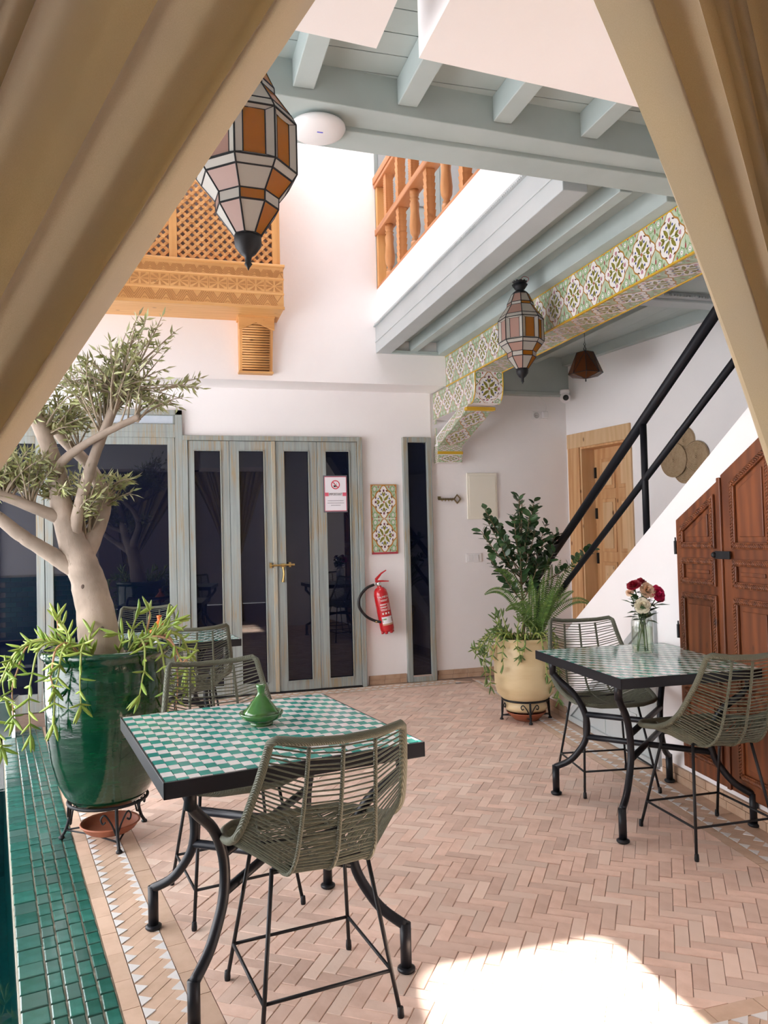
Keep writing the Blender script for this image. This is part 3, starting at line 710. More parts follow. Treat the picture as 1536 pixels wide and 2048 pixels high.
# cupboard in the stair wall
d3 = empty('door_3', None, None, tuple(sw(3.3,0,0))); struct(d3, 'dark stained double cupboard door with a sloping top under the stairs'); S0 = V(d3.location)
def sp_(y, z, d=0): return sw(y,d,z) - S0
def spoly(pts, d0, d1): return MB().prism([sp_(y,z,d0) for y,z in pts], WN*(d1-d0))
def cupleaf(ya, yb, za, zb, panels, zbot=.12):
    lf = spoly([(ya,zbot),(yb,zbot),(yb,zb),(ya,za)], -.01, .022).build('door_leaf', CUP, d3, bev=.004)
    for pts in panels:
        c = V((sum(p[0] for p in pts)/len(pts), sum(p[1] for p in pts)/len(pts)))
        def ins(k): 
            out = []
            n = len(pts)
            for i in range(n):
                p0, p1, p2 = V(pts[i-1]), V(pts[i]), V(pts[(i+1) % n])
                e1 = (p1-p0).normalized(); e2 = (p2-p1).normalized()
                n1 = V((-e1.y,e1.x)); n2 = V((-e2.y,e2.x))
                if n1.dot(c-p1) < 0: n1 = -n1
                if n2.dot(c-p1) < 0: n2 = -n2
                m = (n1+n2)/(1+n1.dot(n2)); q = p1+m*k; out.append((q.x,q.y))
            return out
        # moulding frame of four bars with rope carving, sunk panel
        o_, i_ = pts, ins(.034)
        fr = MB(); n = len(pts)
        for i in range(n):
            fr.prism([sp_(*o_[i],.022),sp_(*o_[(i+1)%n],.022),sp_(*i_[(i+1)%n],.022),sp_(*i_[i],.022)], WN*.016)
        fr.build('moulding', CUP, lf, bev=.005)
        rp_ = MB(); m_ = ins(.017)
        for i in range(n):
            a, b = sp_(*m_[i],.038), sp_(*m_[(i+1)%n],.038); d = b-a; T = d.length; d.normalize(); k = int(T/.015)
            sd = d.cross(WN)
            for j in range(k):
                c0 = a + d*(T*(j+.5)/k); rp_.tube([c0-d*.010-sd*.009, c0+d*.010+sd*.009], [.0055,.0055], 5)
        rp_.build('rope_carving', CUP, lf, True)
        spoly(ins(.040), .020, .0235).build('panel', CUP, lf)
        spoly(ins(.062), .0235, .031).build('raised_field', CUP, lf, bev=.005)
    return lf
# (y decreases towards the camera; left leaf first)
cupleaf(3.752, 3.335, 1.492, 1.694, [[(3.70,1.335),(3.375,1.335),(3.375,1.62),(3.70,1.45)], [(3.70,1.14),(3.375,1.14),(3.375,1.285),(3.70,1.285)], [(3.70,.62),(3.375,.62),(3.375,1.095),(3.70,1.095)], [(3.70,.2),(3.375,.2),(3.375,.57),(3.70,.57)]])
cupleaf(3.325, 2.89, 1.712, 1.93, [[(3.235,1.335),(2.93,1.335),(2.93,1.83),(3.235,1.67)], [(3.235,1.14),(2.93,1.14),(2.93,1.285),(3.235,1.285)], [(3.235,.62),(2.93,.62),(2.93,1.095),(3.235,1.095)], [(3.235,.2),(2.93,.2),(2.93,.57),(3.235,.57)]])
spoly([(3.345,.12),(3.315,.12),(3.315,1.70),(3.345,1.70)], .022, .034).build('astragal', CUP, d3, bev=.005)
lk_ = MB().prism([sp_(3.36,1.325,.034),sp_(3.24,1.325,.034),sp_(3.24,1.285,.034),sp_(3.36,1.285,.034)], WN*.01); lk_.ball(sp_(3.365,1.305,.045), .016, 8, 5)
lk_.build('iron_lock', IRONM, d3, bev=.002)
for z in (1.30,.83): 
    h = MB().tube([sp_(3.765,z,.02),sp_(3.765,z+.075,.02)], .009, 8).tube([sp_(3.765,z+.075,.02),sp_(3.765,z+.095,.02)], [.005,.004], 6); h.build('hinge', IRONM, d3)
# triangular hatch
d4 = empty('door_4', None, None, tuple(sw(4.5,0,0))); struct(d4, 'pale grey triangular hatch in the stair wall behind the table'); S0 = V(d4.location)
tri = [(5.36,.03),(4.05,.03),(4.05,.955)]
spoly(tri, -.01, .006).build('hatch_panel', GREYL, d4)
mb = MB()
for a, b in ((tri[0],tri[1]),(tri[1],tri[2]),(tri[2],tri[0])):
    mb.tube([sp_(*a,.006),sp_(*b,.006)], .028, 4)
mb.build('hatch_frame', GREYL, d4)
for y in (4.4,4.75): spoly([(y,.05),(y-.006,.05),(y-.006,.03+.7*(5.36-y)*.9),(y,.03+.7*(5.36-y)*.9)], .006, .009).build('batten', GREY, d4)
spoly([(4.75,.16),(4.3,.16),(4.3,.28),(4.75,.28)], .006, .014).build('vent_panel', GREYL, d4, bev=.003)
# grey balcony door (upper floor)
d5 = empty('door_5', None, None, (2.75,7.28,3.42)); struct(d5, 'pale grey double door at the end of the balcony')
for x0, x1 in ((-.75,.0),(.005,.75)):
    lf = MB().box(x0,x1,-.03,.0,0,2.3).build('door_leaf', GREY, d5)
    for z0, z1 in ((.12,.7),(.8,1.2),(1.3,2.2)): 
        MB().box(x0+.1,x1-.1,-.045,-.03,z0,z1).build('panel', GREYL, lf, bev=.012)
MB().tube([(-.04,-.06,1.1),(.12,-.06,1.1)], .012, 8).build('bolt_latch', BRASS, d5)

# ================================================================== BALCONY BALUSTRADE
YE = 3.40
bl = empty('balustrade', 'orange pine balustrade of turned and notched balusters on the balcony', 'railing', (2.01,5.0,3.74)); B0 = V(bl.location)
def ab(mb): return at(mb, B0)
y1_ = YU-.002; y0_ = YE+.02
ab(MB().box(1.965,2.055,y0_,y1_,3.74,3.765)).build('bottom_rail', PINEY, bl, bev=.004)
ab(MB().box(1.955,2.075,y0_,y1_,4.24,4.30)).build('middle_rail', PINEY, bl, bev=.006)
ab(MB().box(1.945,2.085,y0_,y1_,4.725,4.79).box(1.955,2.075,y0_,y1_,4.69,4.725)).build('top_rail', PINEY, bl, bev=.006)
ab(MB().box(1.97,2.05,YU-.06,YU-.003,3.765,4.69)).build('end_post', PINE, bl, bev=.003)
tp = [(1.35*r,z) for r,z in ((.028,0),(.028,.05),(.018,.055),(.024,.07),(.016,.085),(.030,.12),(.034,.18),(.026,.30),(.030,.36),(.022,.39),(.030,.40),(.022,.415),(.028,.43),(.028,.475))]
TBAL = MB().lathe(tp, 16).mesh('turned_baluster', BALU, True)
sq = MB(); z = 0; k = 0
prof = []
while z < .925: prof += [(.036,z),(.043,z+.05)]; z += .052; k += 1
nn = []
for r, zz in prof: nn += [(r,zz)]
sq.lathe([(r*1.25,zz) for r,zz in nn], 4, M=Matrix.Rotation(PI/4,3,'Z'))
SBAL = sq.mesh('notched_baluster', BALU)
k = 0; y = YU-.30
while y > YE+.1:
    if k % 2: place('notched_baluster', SBAL, bl, loc=V((2.01,y,3.765))-B0)
    else:
        place('turned_baluster', TBAL, bl, loc=V((2.01,y,3.765))-B0)
        o = place('notched_baluster', SBAL, bl, Matrix.Translation(V((2.01,y,4.30))-B0) @ Matrix.Diagonal((1,1,.42,1)))
    y -= .36; k += 1

# ================================================================== CARVED ORIEL (mashrabiya)
orl = empty('lattice_window', 'carved orange pine lattice oriel on a louvred bracket', 'balcony', (.20,YU,3.38)); O0 = V(orl.location)
def ao(mb): return at(mb, O0)
xa, xb_ = -.86, 1.022; yo = 6.483; zb0, zb1 = 3.38, 3.748
GROOVE = M('carved_groove', (.44,.20,.06), .6)
ao(MB().box(xa,xb_,yo,YU,zb0,zb1)).build('box_body', PINEX, orl, bev=.003)
ao(MB().box(xa-.01,xb_+.012,yo-.012,YU,zb1-.012,zb1+.012)).build('cornice', PINEX, orl, bev=.005)
ao(MB().box(xa,xb_+.006,yo-.006,yo+.02,zb0-.003,zb0+.022).box(xa,xb_+.004,yo-.006,YU,zb0+.118,zb0+.135).box(xa,xb_+.004,yo-.006,YU,zb0+.248,zb0+.262)).build('carved_band', PINEX, orl, bev=.003)
zz = MB()
def groove(p, q, w_=.006):
    a = V((p[0],yo,p[1])); b = V((q[0],yo,q[1])); d = (b-a).normalized(); s = V((d.z,0,-d.x))*w_/2
    zz.prism([a+s,b+s,b-s,a-s], (0,-.0025,0))
def chev(z0, z1, p, offs, w_):
    x = xa+.012; h = z1-z0
    while x < xb_-.02:
        for o_ in offs:
            for (ax, az), (bx, bz) in (((x,z0-h*.5+o_),(x+p/2,z1-h*.1+o_)), ((x+p/2,z1-h*.1+o_),(x+p,z0-h*.5+o_))):
                # clip to the band and the board end
                t0, t1 = 0.0, 1.0
                for lim, sg in ((z0,1),(z1,-1)):
                    da, db = sg*(az-lim), sg*(bz-lim)
                    if da < 0 and db < 0: t0 = 2
                    elif da < 0: t0 = max(t0, da/(da-db))
                    elif db < 0: t1 = min(t1, da/(da-db))
                if t0 < t1-.05:
                    p0 = (lerp(ax,bx,t0), lerp(az,bz,t0)); p1 = (lerp(ax,bx,t1), lerp(az,bz,t1))
                    if max(p0[0],p1[0]) < xb_-.004: groove(p0, p1, w_)
        if x+p < xb_: 
            for i in range(5): c_, d_ = PI*i/5, PI*(i+1)/5; groove((x+p/2+.016*math.cos(c_),z0+.004+.014*math.sin(c_)),(x+p/2+.016*math.cos(d_),z0+.004+.014*math.sin(d_)),.004)
        x += p
chev(zb0+.026, zb0+.114, .165, (-.02,.004,.028,.052,.076), .0065)
chev(zb0+.266, zb0+.330, .105, (-.01,.007,.024,.041,.058), .0045)
x = xa+.02; p = .155
while x+p < xb_+.03:
    z0, z1 = zb0+.142, zb0+.242; cx, cz = x+p/2, (z0+z1)/2; hw, hh = p/2-.010, (z1-z0)/2-.006
    groove((x,z0),(x,z1),.004)
    for a in range(8):   # sunk wedges between the eight rays
        t0_, t1_ = a*PI/4+.16, (a+1)*PI/4-.16
        def edge_(t): c_, s_ = math.cos(t)*hw, math.sin(t)*hh; k_ = min(hw/abs(c_) if abs(c_) > 1e-6 else 9, hh/abs(s_) if abs(s_) > 1e-6 else 9); return (cx+c_*k_, cz+s_*k_)
        e0, e1 = edge_(t0_), edge_(t1_); m_ = (t0_+t1_)/2
        q0 = (cx+math.cos(m_)*hw*.20, cz+math.sin(m_)*hh*.20)
        if max(e0[0],e1[0]) < xb_-.003: zz.prism([(q0[0],yo,q0[1]),(e0[0],yo,e0[1]),(e1[0],yo,e1[1])], (0,-.0022,0))
    x += p
ao(zz).build('carving', GROOVE, orl)['kind'] = 'stuff'
# lattice window above the box
yl = yo+.05; zt = 4.95
for x0 in (xa+.02,.09,xb_-.085): ao(MB().box(x0,x0+.065,yl-.02,yl+.03,zb1,zt)).build('stile', PINE, orl, bev=.003)
ao(MB().box(xa,xb_,yl-.02,yl+.03,zt,zt+.08)).build('head_rail', PINEX, orl, bev=.003)
ao(MB().box(xa+.02,xa+.06,yl+.03,YU,zb1,zt).box(xb_-.06,xb_-.02,yl+.03,YU,zb1,zt)).build('side_panel', PINE, orl)
ao(MB().box(xa,xb_,yl+.12,yl+.13,zb1,zt)).build('shade_board', M('grey_blind', (.42,.40,.42), .8), orl)
LAT = Mwood('lattice_pine', (.72,.40,.16), (.60,.29,.10), 2, 1.5, .5, knots=False)
def lattice(x0, x1, z0, z1, step=.076):
    n = int((x1-x0+z1-z0)/step)+1
    for sgn in (1,-1):
        for i in range(n):
            c = i*step
            # x + z = c  (sgn 1)   or mirrored
            pts = []
            xs0 = max(0, c-(z1-z0)); xs1 = min(x1-x0, c)
            if xs1-xs0 < .012: continue
            A = (xs0, c-xs0); B = (xs1, c-xs1)
            f_ = lambda q: (x0+q[0] if sgn > 0 else x1-q[0], z0+q[1])
            a, b = f_(A), f_(B)
            d = V((b[0]-a[0],0,b[1]-a[1])).normalized(); s = V((d.z,0,-d.x))*.0125; yy = yl+.004*sgn
            ao(MB().prism([V((a[0],yy,a[1]))+s,V((b[0],yy,b[1]))+s,V((b[0],yy,b[1]))-s,V((a[0],yy,a[1]))-s], (0,.010,0))).build('lattice_slat', LAT, orl)
lattice(.155,.935,zb1+.01,4.62); lattice(-.3,.09,zb1+.01,4.3)
knob = MB()
for (x0, x1, z0, z1) in ((.155,.935,zb1+.01,4.62),(-.3,.09,zb1+.01,4.3)):
    for i in range(60):
        for j in range(-30,60):
            # crossings of x+z = i*step and (x1-x)+z = j*step
            z = ((i+j)*.076-(x1-x0))/2; x = i*.076 - z
            if 0 < x < x1-x0 and 0 < z < z1-z0: knob.box(x0+x-.013,x0+x+.013,yl-.010,yl+.006,z0+z-.013,z0+z+.013)
ao(knob).build('lattice_knobs', LAT, orl)['kind'] = 'stuff'
# bracket
bx0, bx1 = .672, .965
BD = M('bracket_gap', (.20,.08,.03), .7)
ao(MB().prism([(bx0,YU,2.915),(bx0,YU-.06,2.915),(bx0,YU-.16,3.36),(bx0,YU,3.36)], (.03,0,0)).prism([(bx1-.03,YU,2.915),(bx1-.03,YU-.06,2.915),(bx1-.03,YU-.16,3.36),(bx1-.03,YU,3.36)], (.03,0,0))).build('bracket_cheek', PINE, orl, bev=.004)
ao(MB().prism([(bx0+.03,YU,2.93),(bx0+.03,YU-.045,2.93),(bx0+.03,YU-.14,3.36),(bx0+.03,YU,3.36)], (bx1-bx0-.06,0,0))).build('bracket_core', BD, orl)
for k in range(19):
    z = 2.935+.021*k; yk = YU-.062-.1*(z-2.915)/.445
    ao(MB().tube([(bx0+.025,yk,z+.008),(bx1-.025,yk,z+.008)], .0088, 8)).build('louvre_slat', PINEX, orl, True)
arch = [(bx0-.008,3.262),(bx0+.04,3.275),(bx0+.09,3.30),((bx0+bx1)/2,3.325),(bx1-.09,3.30),(bx1-.04,3.275),(bx1+.008,3.262),(bx1+.008,3.378),(bx0-.008,3.378)]
ao(MB().prism([(x,YU-.16,z) for x,z in arch], (0,-.022,0))).build('arched_apron', PINEX, orl, bev=.003)
ao(MB().box(bx0-.012,bx1+.012,YU-.19,YU,3.362,3.38)).build('cap', PINEX, orl)
ao(MB().box(bx0-.006,bx1+.006,YU-.085,YU,2.90,2.92)).build('foot_strip', PINEX, orl, bev=.004)

# ================================================================== TABLES
MOSW = M('mosaic_white', (.72,.70,.70), .12, rv=.05); MOSG = M('mosaic_green', (.045,.30,.25), .12, rv=.16, c3=(.07,.30,.26))
TGRT = M('table_grout', (.55,.52,.50), .6)
def make_table(name, label, loc, rz, wx, wy, ntile, flip=False, zt=.775, ox=0):
    t = empty(name, label, 'table', loc, rz, 'mosaic topped bistro tables')
    hx, hy = wx/2, wy/2
    fr = MB().box(-hx,hx,-hy,-hy+.006,zt-.048,zt).box(-hx,hx,hy-.006,hy,zt-.048,zt).box(-hx,-hx+.006,-hy,hy,zt-.048,zt).box(hx-.006,hx,-hy,hy,zt-.048,zt)
    fr.build('edge_frame', IRON, t, bev=.0015)
    MB().box(-hx+.006,hx-.006,-hy+.006,hy-.006,zt-.04,zt-.004).build('grout_bed', TGRT, t)
    # mosaic: columns of oblong tiles, every column stepped
    pw, pl = .0335, .0462; x = -hx+.007; col = 0; quads = []
    while x < hx-.008:
        x2 = min(x+pw, hx-.007); y = -hy+.007 - ((col*.028) % (2*pl)); r = 0
        while y < hy-.008:
            a, b = max(y,-hy+.007), min(y+pl,hy-.007)
            if b-a > .004: quads.append((x,x2,a,b,(r % 2) ^ flip))
            y += pl; r += 1
        x = x2; col += 1
    rz_ = Matrix.Rotation(rz,3,'Z')
    quads.sort(key=lambda q: -(q[3]-q[2])*(q[1]-q[0])*1e4 + (V(loc)+rz_ @ V(((q[0]+q[1])/2,(q[2]+q[3])/2,0))).length)
    cache = {}; sw_, sg_ = MB(), MB()
    for i, (x0,x1,y0,y1,wh) in enumerate(quads):
        if i < ntile:
            k = (round((x1-x0)*1e4), round((y1-y0)*1e4), wh)
            if k not in cache:
                a, b = (x1-x0)/2-.0006, (y1-y0)/2-.0006
                cache[k] = MB().add([(-a+.0007,-b+.0007,0),(a-.0007,-b+.0007,0),(a-.0007,b-.0007,0),(-a+.0007,b-.0007,0),(-a,-b,-.004),(a,-b,-.004),(a,b,-.004),(-a,b,-.004)],
                                    [(0,1,2,3)]+[(4+j,4+(j+1)%4,(j+1)%4,j) for j in range(4)]).mesh('mosaic_tile', MOSW if wh else MOSG)
            place('mosaic_tile', cache[k], t, loc=((x0+x1)/2,(y0+y1)/2,zt+.0006))
        else:
            (sw_ if wh else sg_).box(x0+.0006,x1-.0006,y0+.0006,y1-.0006,zt-.004,zt+.0006)
    for mb, m in ((sw_,MOSW),(sg_,MOSG)):
        if mb.v: mb.build('mosaic_field', m, t)['kind'] = 'stuff'
    # legs bowing in on the diagonals
    def dg(sx, sy, r, z): return (sx*r*.7071+ox, sy*r*.7071, z)
    for sx in (-1,1):
        for sy in (-1,1):
            low = [(.495,.665),(.455,.625),(.375,.555),(.325,.47),(.31,.39),(.325,.31),(.37,.24),(.42,.19),(.495,.15)]
            lg = MB().tube([dg(sx,sy,.495,.745),dg(sx,sy,.495,.655)], .019, 12).tube(smooth_path([dg(sx,sy,r,z) for r,z in low], 4), .017, 12).tube([dg(sx,sy,.495,.158),dg(sx,sy,.495,.012)], .019, 12)
            lg.lathe([(.024,0),(.030,.006),(.030,.013),(.021,.018)], 14, dg(sx,sy,.495,0))
            lg.build('leg', IRON, t, True)
    for z, r in ((.455,.32),(.335,.317)):
        for s in (1,-1): MB().tube([dg(-1,s,r,z),dg(1,-s,r,z-.003 if s > 0 else z+.003)], .0155, 10).build('stretcher', IRON, t, True)
    q = .495*.7071
    for a, b in (((-q,-q),(q,-q)),((q,-q),(q,q)),((q,q),(-q,q)),((-q,q),(-q,-q))):
        MB().tube([(a[0]+ox,a[1],.735),(b[0]+ox,b[1],.735)], .012, 8).build('apron_bar', IRON, t, True)
    return t
make_table('mosaic_table', 'nearest green and white mosaic table, under the green tagine', (.322,2.785,0), math.radians(10), .83, .91, 300, ox=.03)
make_table('mosaic_table', 'green and white mosaic table with the rose vase by the stair wall', (2.395,3.525,0), math.radians(-3), .80, .93, 300)
make_table('mosaic_table', 'farthest mosaic table, half hidden behind the green urn', (.02,5.64,0), math.radians(8), .86, .80, 0)

# ================================================================== CHAIRS
CORD = M('olive_cord', (.120,.128,.090), .6, c2=(.080,.088,.060), scale=60, bmp=.4, bscale=300, bd=.002)
def Mwrap():
    m, nt, b = nmat('olive_wrapped_cord'); b.inputs['Roughness'].default_value = .55
    wv = nd(nt, 'ShaderNodeTexWave', bands_direction='DIAGONAL'); wv.inputs['Scale'].default_value = 110; wv.inputs['Distortion'].default_value = 1.0
    lk(nt, coords(nt), wv.inputs['Vector']); lk(nt, mix(nt, wv.outputs[1], (.075,.080,.052), (.145,.152,.105)), b.inputs['Base Color'])
    bump(nt, b, wv.outputs[1], .6, .003); return m
WRAP = Mwrap()
rows = [  # middle (x rib, y, z)        edge (x, y, z)
    ((.098,-.340,.878),(.198,-.312,.897)), ((.104,-.322,.765),(.216,-.275,.80)), ((.111,-.298,.655),(.234,-.228,.71)), ((.119,-.268,.555),(.248,-.180,.635)),
    ((.124,-.205,.490),(.255,-.115,.58)), ((.127,-.10,.468),(.255,-.02,.54)), ((.126,.03,.468),(.248,.08,.518)), ((.118,.14,.478),(.228,.165,.505)), ((.105,.225,.495),(.185,.222,.502))]
mid = smooth_path([r[0] for r in rows], 9); edg = smooth_path([r[1] for r in rows], 9)
def sec(i, j=0):
    m, e = mid[i], edg[i]
    return [V((-e.x,e.y,e.z)), V((-m.x,m.y,m.z)), V((0,m.y-.006*(i < 40),m.z-.004)), V((m.x,m.y,m.z)), V((e.x,e.y,e.z))]
def make_chair(label, loc, rz):
    t = empty('rope_chair', label, 'chair', loc, rz, 'olive rope bistro chairs')
    cd = MB(); n = len(mid); rr = random.Random(3)
    arc = [0]
    for i in range(n-1): arc.append(arc[-1] + .5*((mid[i+1]-mid[i]).length + (edg[i+1]-edg[i]).length))
    pos_ = .006
    while pos_ < arc[-1]-.004:
        j = max(k for k in range(n-1) if arc[k] <= pos_); i = j + (pos_-arc[j])/(arc[j+1]-arc[j])
        a = sec(int(i)); b = sec(min(int(i)+1,n-1)); f = i-int(i)
        p = []
        for k in range(5):
            ff = f+rr.uniform(-.30,.30); p.append(a[k].lerp(b[k], ff))
        cd.tube(p, .0027, 5, cap=False)
        pos_ += .0150 if pos_ < .40 else .0095
    cd.build('cord_weave', CORD, t)['kind'] = 'stuff'
    ed = [V((e.x,e.y,e.z)) for e in edg]
    loop = [V((-e.x,e.y,e.z)) for e in ed] 
    top = [V((-.185,-.330,.904)), V((-.11,-.346,.893)), V((0,-.356,.889)), V((.11,-.346,.893)), V((.185,-.330,.904))]
    fr = [V((.12,.245,.495)), V((0,.252,.493)), V((-.12,.245,.495))]
    MB().tube(top + ed[1:-1] + fr + loop[1:-1][::-1], .0125, 10, closed=True).build('seat_frame', WRAP, t, True)
    for x in (-1,0,1):
        MB().tube([(x*m.x, m.y-(.008 if x == 0 else .002), m.z-(.006 if x == 0 else .002)) for m in mid], .0062, 7).build('rib', WRAP, t, True)
    for sx in (-1,1):
        for a, b in (((sx*.155,.09,.478),(sx*.215,.215,.0)), ((sx*.15,-.125,.478),(sx*.215,-.215,.0))):
            l = MB().tube([a,b], .0068, 8).build('leg', IRONM, t, True)
            MB().lathe([(.0095,.0),(.0105,.01),(.009,.03),(.007,.032)], 10, (b[0]-(b[0]-a[0])*.02,b[1],0)).build('foot_cap', IRONM, l, True)
    k = .13/.435
    q = [(sx*lerp(.215,.165 if s > 0 else .16,k), s*lerp(.215,.10 if s > 0 else .125,k), .13) for sx, s in ((-1,1),(1,1),(1,-1),(-1,-1))]
    for i in range(4): MB().tube([q[i],q[(i+1)%4]], .0055, 7).build('stretcher', IRONM, t, True)
    MB().tube([(-.155,.09,.476),(0,.085,.462),(.155,.09,.476)], .0065, 7).tube([(-.15,-.125,.476),(0,-.13,.462),(.15,-.125,.476)], .0065, 7).build('seat_bar', IRONM, t, True)
    return t
ch = make_chair('olive rope chair nearest the camera, back turned, at the tagine table', (.425,2.46,0), math.radians(8))
def chair(label, loc, rz):
    c = copy_tree(ch); c['label'] = label; c.location = loc; c.rotation_euler.z = rz; return c
chair('olive rope chair on the far side of the tagine table by the urn', (.265,3.26,0), math.radians(190))
chair('olive rope chair at the right edge in front of the brown cupboard', (2.43,3.12,0), math.radians(-2))
chair('olive rope chair between the cream pot and the rose table', (2.42,3.96,0), math.radians(171))
chair('olive rope chair in front of the farthest table by the urn', (.15,5.33,0), math.radians(8))
chair('olive rope chair behind the farthest table against the dark glass', (-.12,6.42,0), math.radians(182))

# ================================================================== TAGINES, VASE, ROSES
GLZ = M('green_glaze', (.045,.16,.030), .10, c2=(.025,.11,.022), scale=12, coat=.5); ORG = M('orange_glaze', (.62,.13,.02), .2)
def tagine(label, loc, m, s=1):
    t = empty('tagine', label, 'tagine', loc)
    d = [(.040,0),(.042,.008),(.038,.012),(.055,.018),(.072,.028),(.077,.040),(.079,.046),(.074,.046),(.068,.034),(.03,.024)]
    MB().lathe([(r*s,z*s) for r,z in d], 40).build('dish', m, t, True)
    l = [(.064,.038),(.064,.046),(.058,.054),(.046,.069),(.033,.086),(.021,.101),(.013,.112),(.0125,.117),(.016,.134),(.018,.142),(.015,.146),(.006,.142)]
    lid = MB().lathe([(r*s,z*s) for r,z in l], 40).build('lid', m, t, True)
    return t
tagine('small green glazed tagine on the nearest mosaic table', (.335,2.84,.7756), GLZ)
tagine('small orange tagine on the farthest mosaic table', (-.03,5.72,.7756), ORG)
VGL = Mclear('vase_glass', (.965,.98,.965), 1.5, .01, 1.2); VWT = Mclear('vase_water', (.95,.965,.90), 1.33, .02)
VX, VY, VZ = 2.456, 3.62, .7762
vs_ = empty('glass_vase', 'clear glass bottle vase half full of water on the stair side table', 'vase', (VX,VY,VZ))
vp = [(.053,.0),(.057,.006),(.057,.17),(.055,.185),(.040,.215),(.036,.235),(.037,.252)]
MB().lathe(vp + [(.034,.252),(.033,.235),(.037,.214),(.052,.184),(.053,.17),(.053,.012),(.0001,.012)], 32).build('glass_body', VGL, vs_, True)
MB().lathe([(.0001,.013),(.0525,.013),(.0525,.15),(.0001,.15)], 28).build('water', VWT, vs_, True)
def rose(label, base, head, r, m, nl=3, face=None):
    base, head = V(base), V(head); t = empty('rose', label, 'flower', tuple(head), group='roses in the vase')
    ax = V(face) if face else (head-base); ax.normalize(); rot = ax.to_track_quat('Z','X').to_matrix()
    pt = MB()
    def petal(a, tilt, R, wd, h0, curl):
        for i in range(4):
            for j in range(4): pass
        g = []
        for i in range(5):
            v = i/4
            for j in range(5):
                u = (j/4-.5)*2
                ang_ = a + u*wd*(1-.25*v*v); rad = R*(.30+.70*v**.8)*(1-.10*u*u*(v > .5)) * (tilt) + curl*R*max(0,v-.7)*1.6
                g.append(rot @ V((rad*math.cos(ang_), rad*math.sin(ang_), h0 + R*(.85*v - .22*u*u*v) * (1.25-tilt*.75) - curl*R*max(0,v-.7)*.9)))
        o = [i*5+j for i in range(4) for j in range(4)]
        pt.add(g, [(k,k+1,k+6,k+5) for k in o])
    for ring, (n_, tilt, R, wd, h0, cu) in enumerate(((5,.95,1.0,.82,-.30,.45),(5,.80,1.0,.85,-.26,.30),(5,.66,1.0,.85,-.22,.18),(5,.52,.97,.85,-.2,.10),(4,.38,.93,1.0,-.18,.05),(4,.25,.9,1.0,-.15,0),(3,.12,.85,1.3,-.12,0))):
        for k in range(n_): petal(2*PI*k/n_ + ring*.63 + rnd(-.1,.1), tilt, R*r, wd, h0*r, cu)
    pt.ball(rot @ V((0,0,r*.28)), (r*.13,r*.13,r*.32), 8, 5)
    pt.build('bloom', m, t, True)
    MB().ball(rot @ V((0,0,-.22*r)), r*.33, 8, 5).build('calyx', LEAFD, t, True)
    b = base-head; ctrl = V((b.x*.75, b.y*.75, b.z*.35))
    st_ = [V((0,0,-.01)).lerp(ctrl,u).lerp(ctrl.lerp(b,u),u) for u in [i/8 for i in range(9)]]
    MB().tube(st_, .0028, 6).build('stem', STEMG, t, True)
    for k in range(nl+4):
        u = rnd(.22,.55); p = st_[int(u*8)]; a = rnd(0,2*PI)
        d = V((math.cos(a),math.sin(a)*.7,rnd(-.25,.7))).normalized(); L = rnd(.055,.09)
        place('leaf', RLEAF, t, frame(p, d, V((0,0,1)).cross(d)) @ Matrix.Diagonal((L,L,L,1)))
    return t
LEAFD = M('rose_leaf', (.045,.095,.032), .45, rv=.3); STEMG = M('rose_stem', (.10,.17,.045), .5)
RLEAF = MB().add([(0,0,0),(.3,-.22,.04),(.65,-.19,.07),(1.1,0,-.04),(.65,.19,.07),(.3,.22,.04),(.5,0,.0)], [(0,1,6),(1,2,6),(2,3,6),(3,4,6),(4,5,6),(5,0,6)]).mesh('leaf', LEAFD, True)
RR = M('crimson_petal', (.36,.008,.030), .55, c2=(.25,.004,.02), scale=30); RP = M('hot_pink_petal', (.70,.035,.16), .5, c2=(.56,.02,.11), scale=30); RC = M('peach_petal', (.80,.56,.38), .5, c2=(.82,.64,.50), scale=20); RWh = M('white_petal', (.82,.78,.62), .5)
vb = lambda dx, dy: (VX+dx, VY+dy, VZ+.02)
rose('crimson rose on the left of the bouquet', vb(.02,.01), (VX-.055,VY-.02,VZ+.375), .036, RR, 6, (-.5,-.3,.8))
rose('dark crimson rose at the back of the bouquet', vb(.0,-.02), (VX+.03,VY+.045,VZ+.385), .034, RR, 6, (.2,.1,1))
rose('peach rose in the middle of the bouquet', vb(-.02,.02), (VX+.012,VY-.045,VZ+.345), .040, RC, 6, (-.1,-.9,.45))
rose('hot pink rose on the right of the bouquet', vb(-.03,0), (VX+.072,VY-.05,VZ+.325), .043, RP, 7, (.25,-.9,.3))
rose('creamy white rose hanging over the vase lip', vb(.03,.0), (VX-.038,VY-.065,VZ+.268), .038, RWh, 6, (-.35,-.85,.1))
rose('small pale peach rosebud low on the left of the bouquet', vb(.03,.02), (VX-.075,VY-.01,VZ+.335), .020, RC, 5, (-.6,-.5,.4))

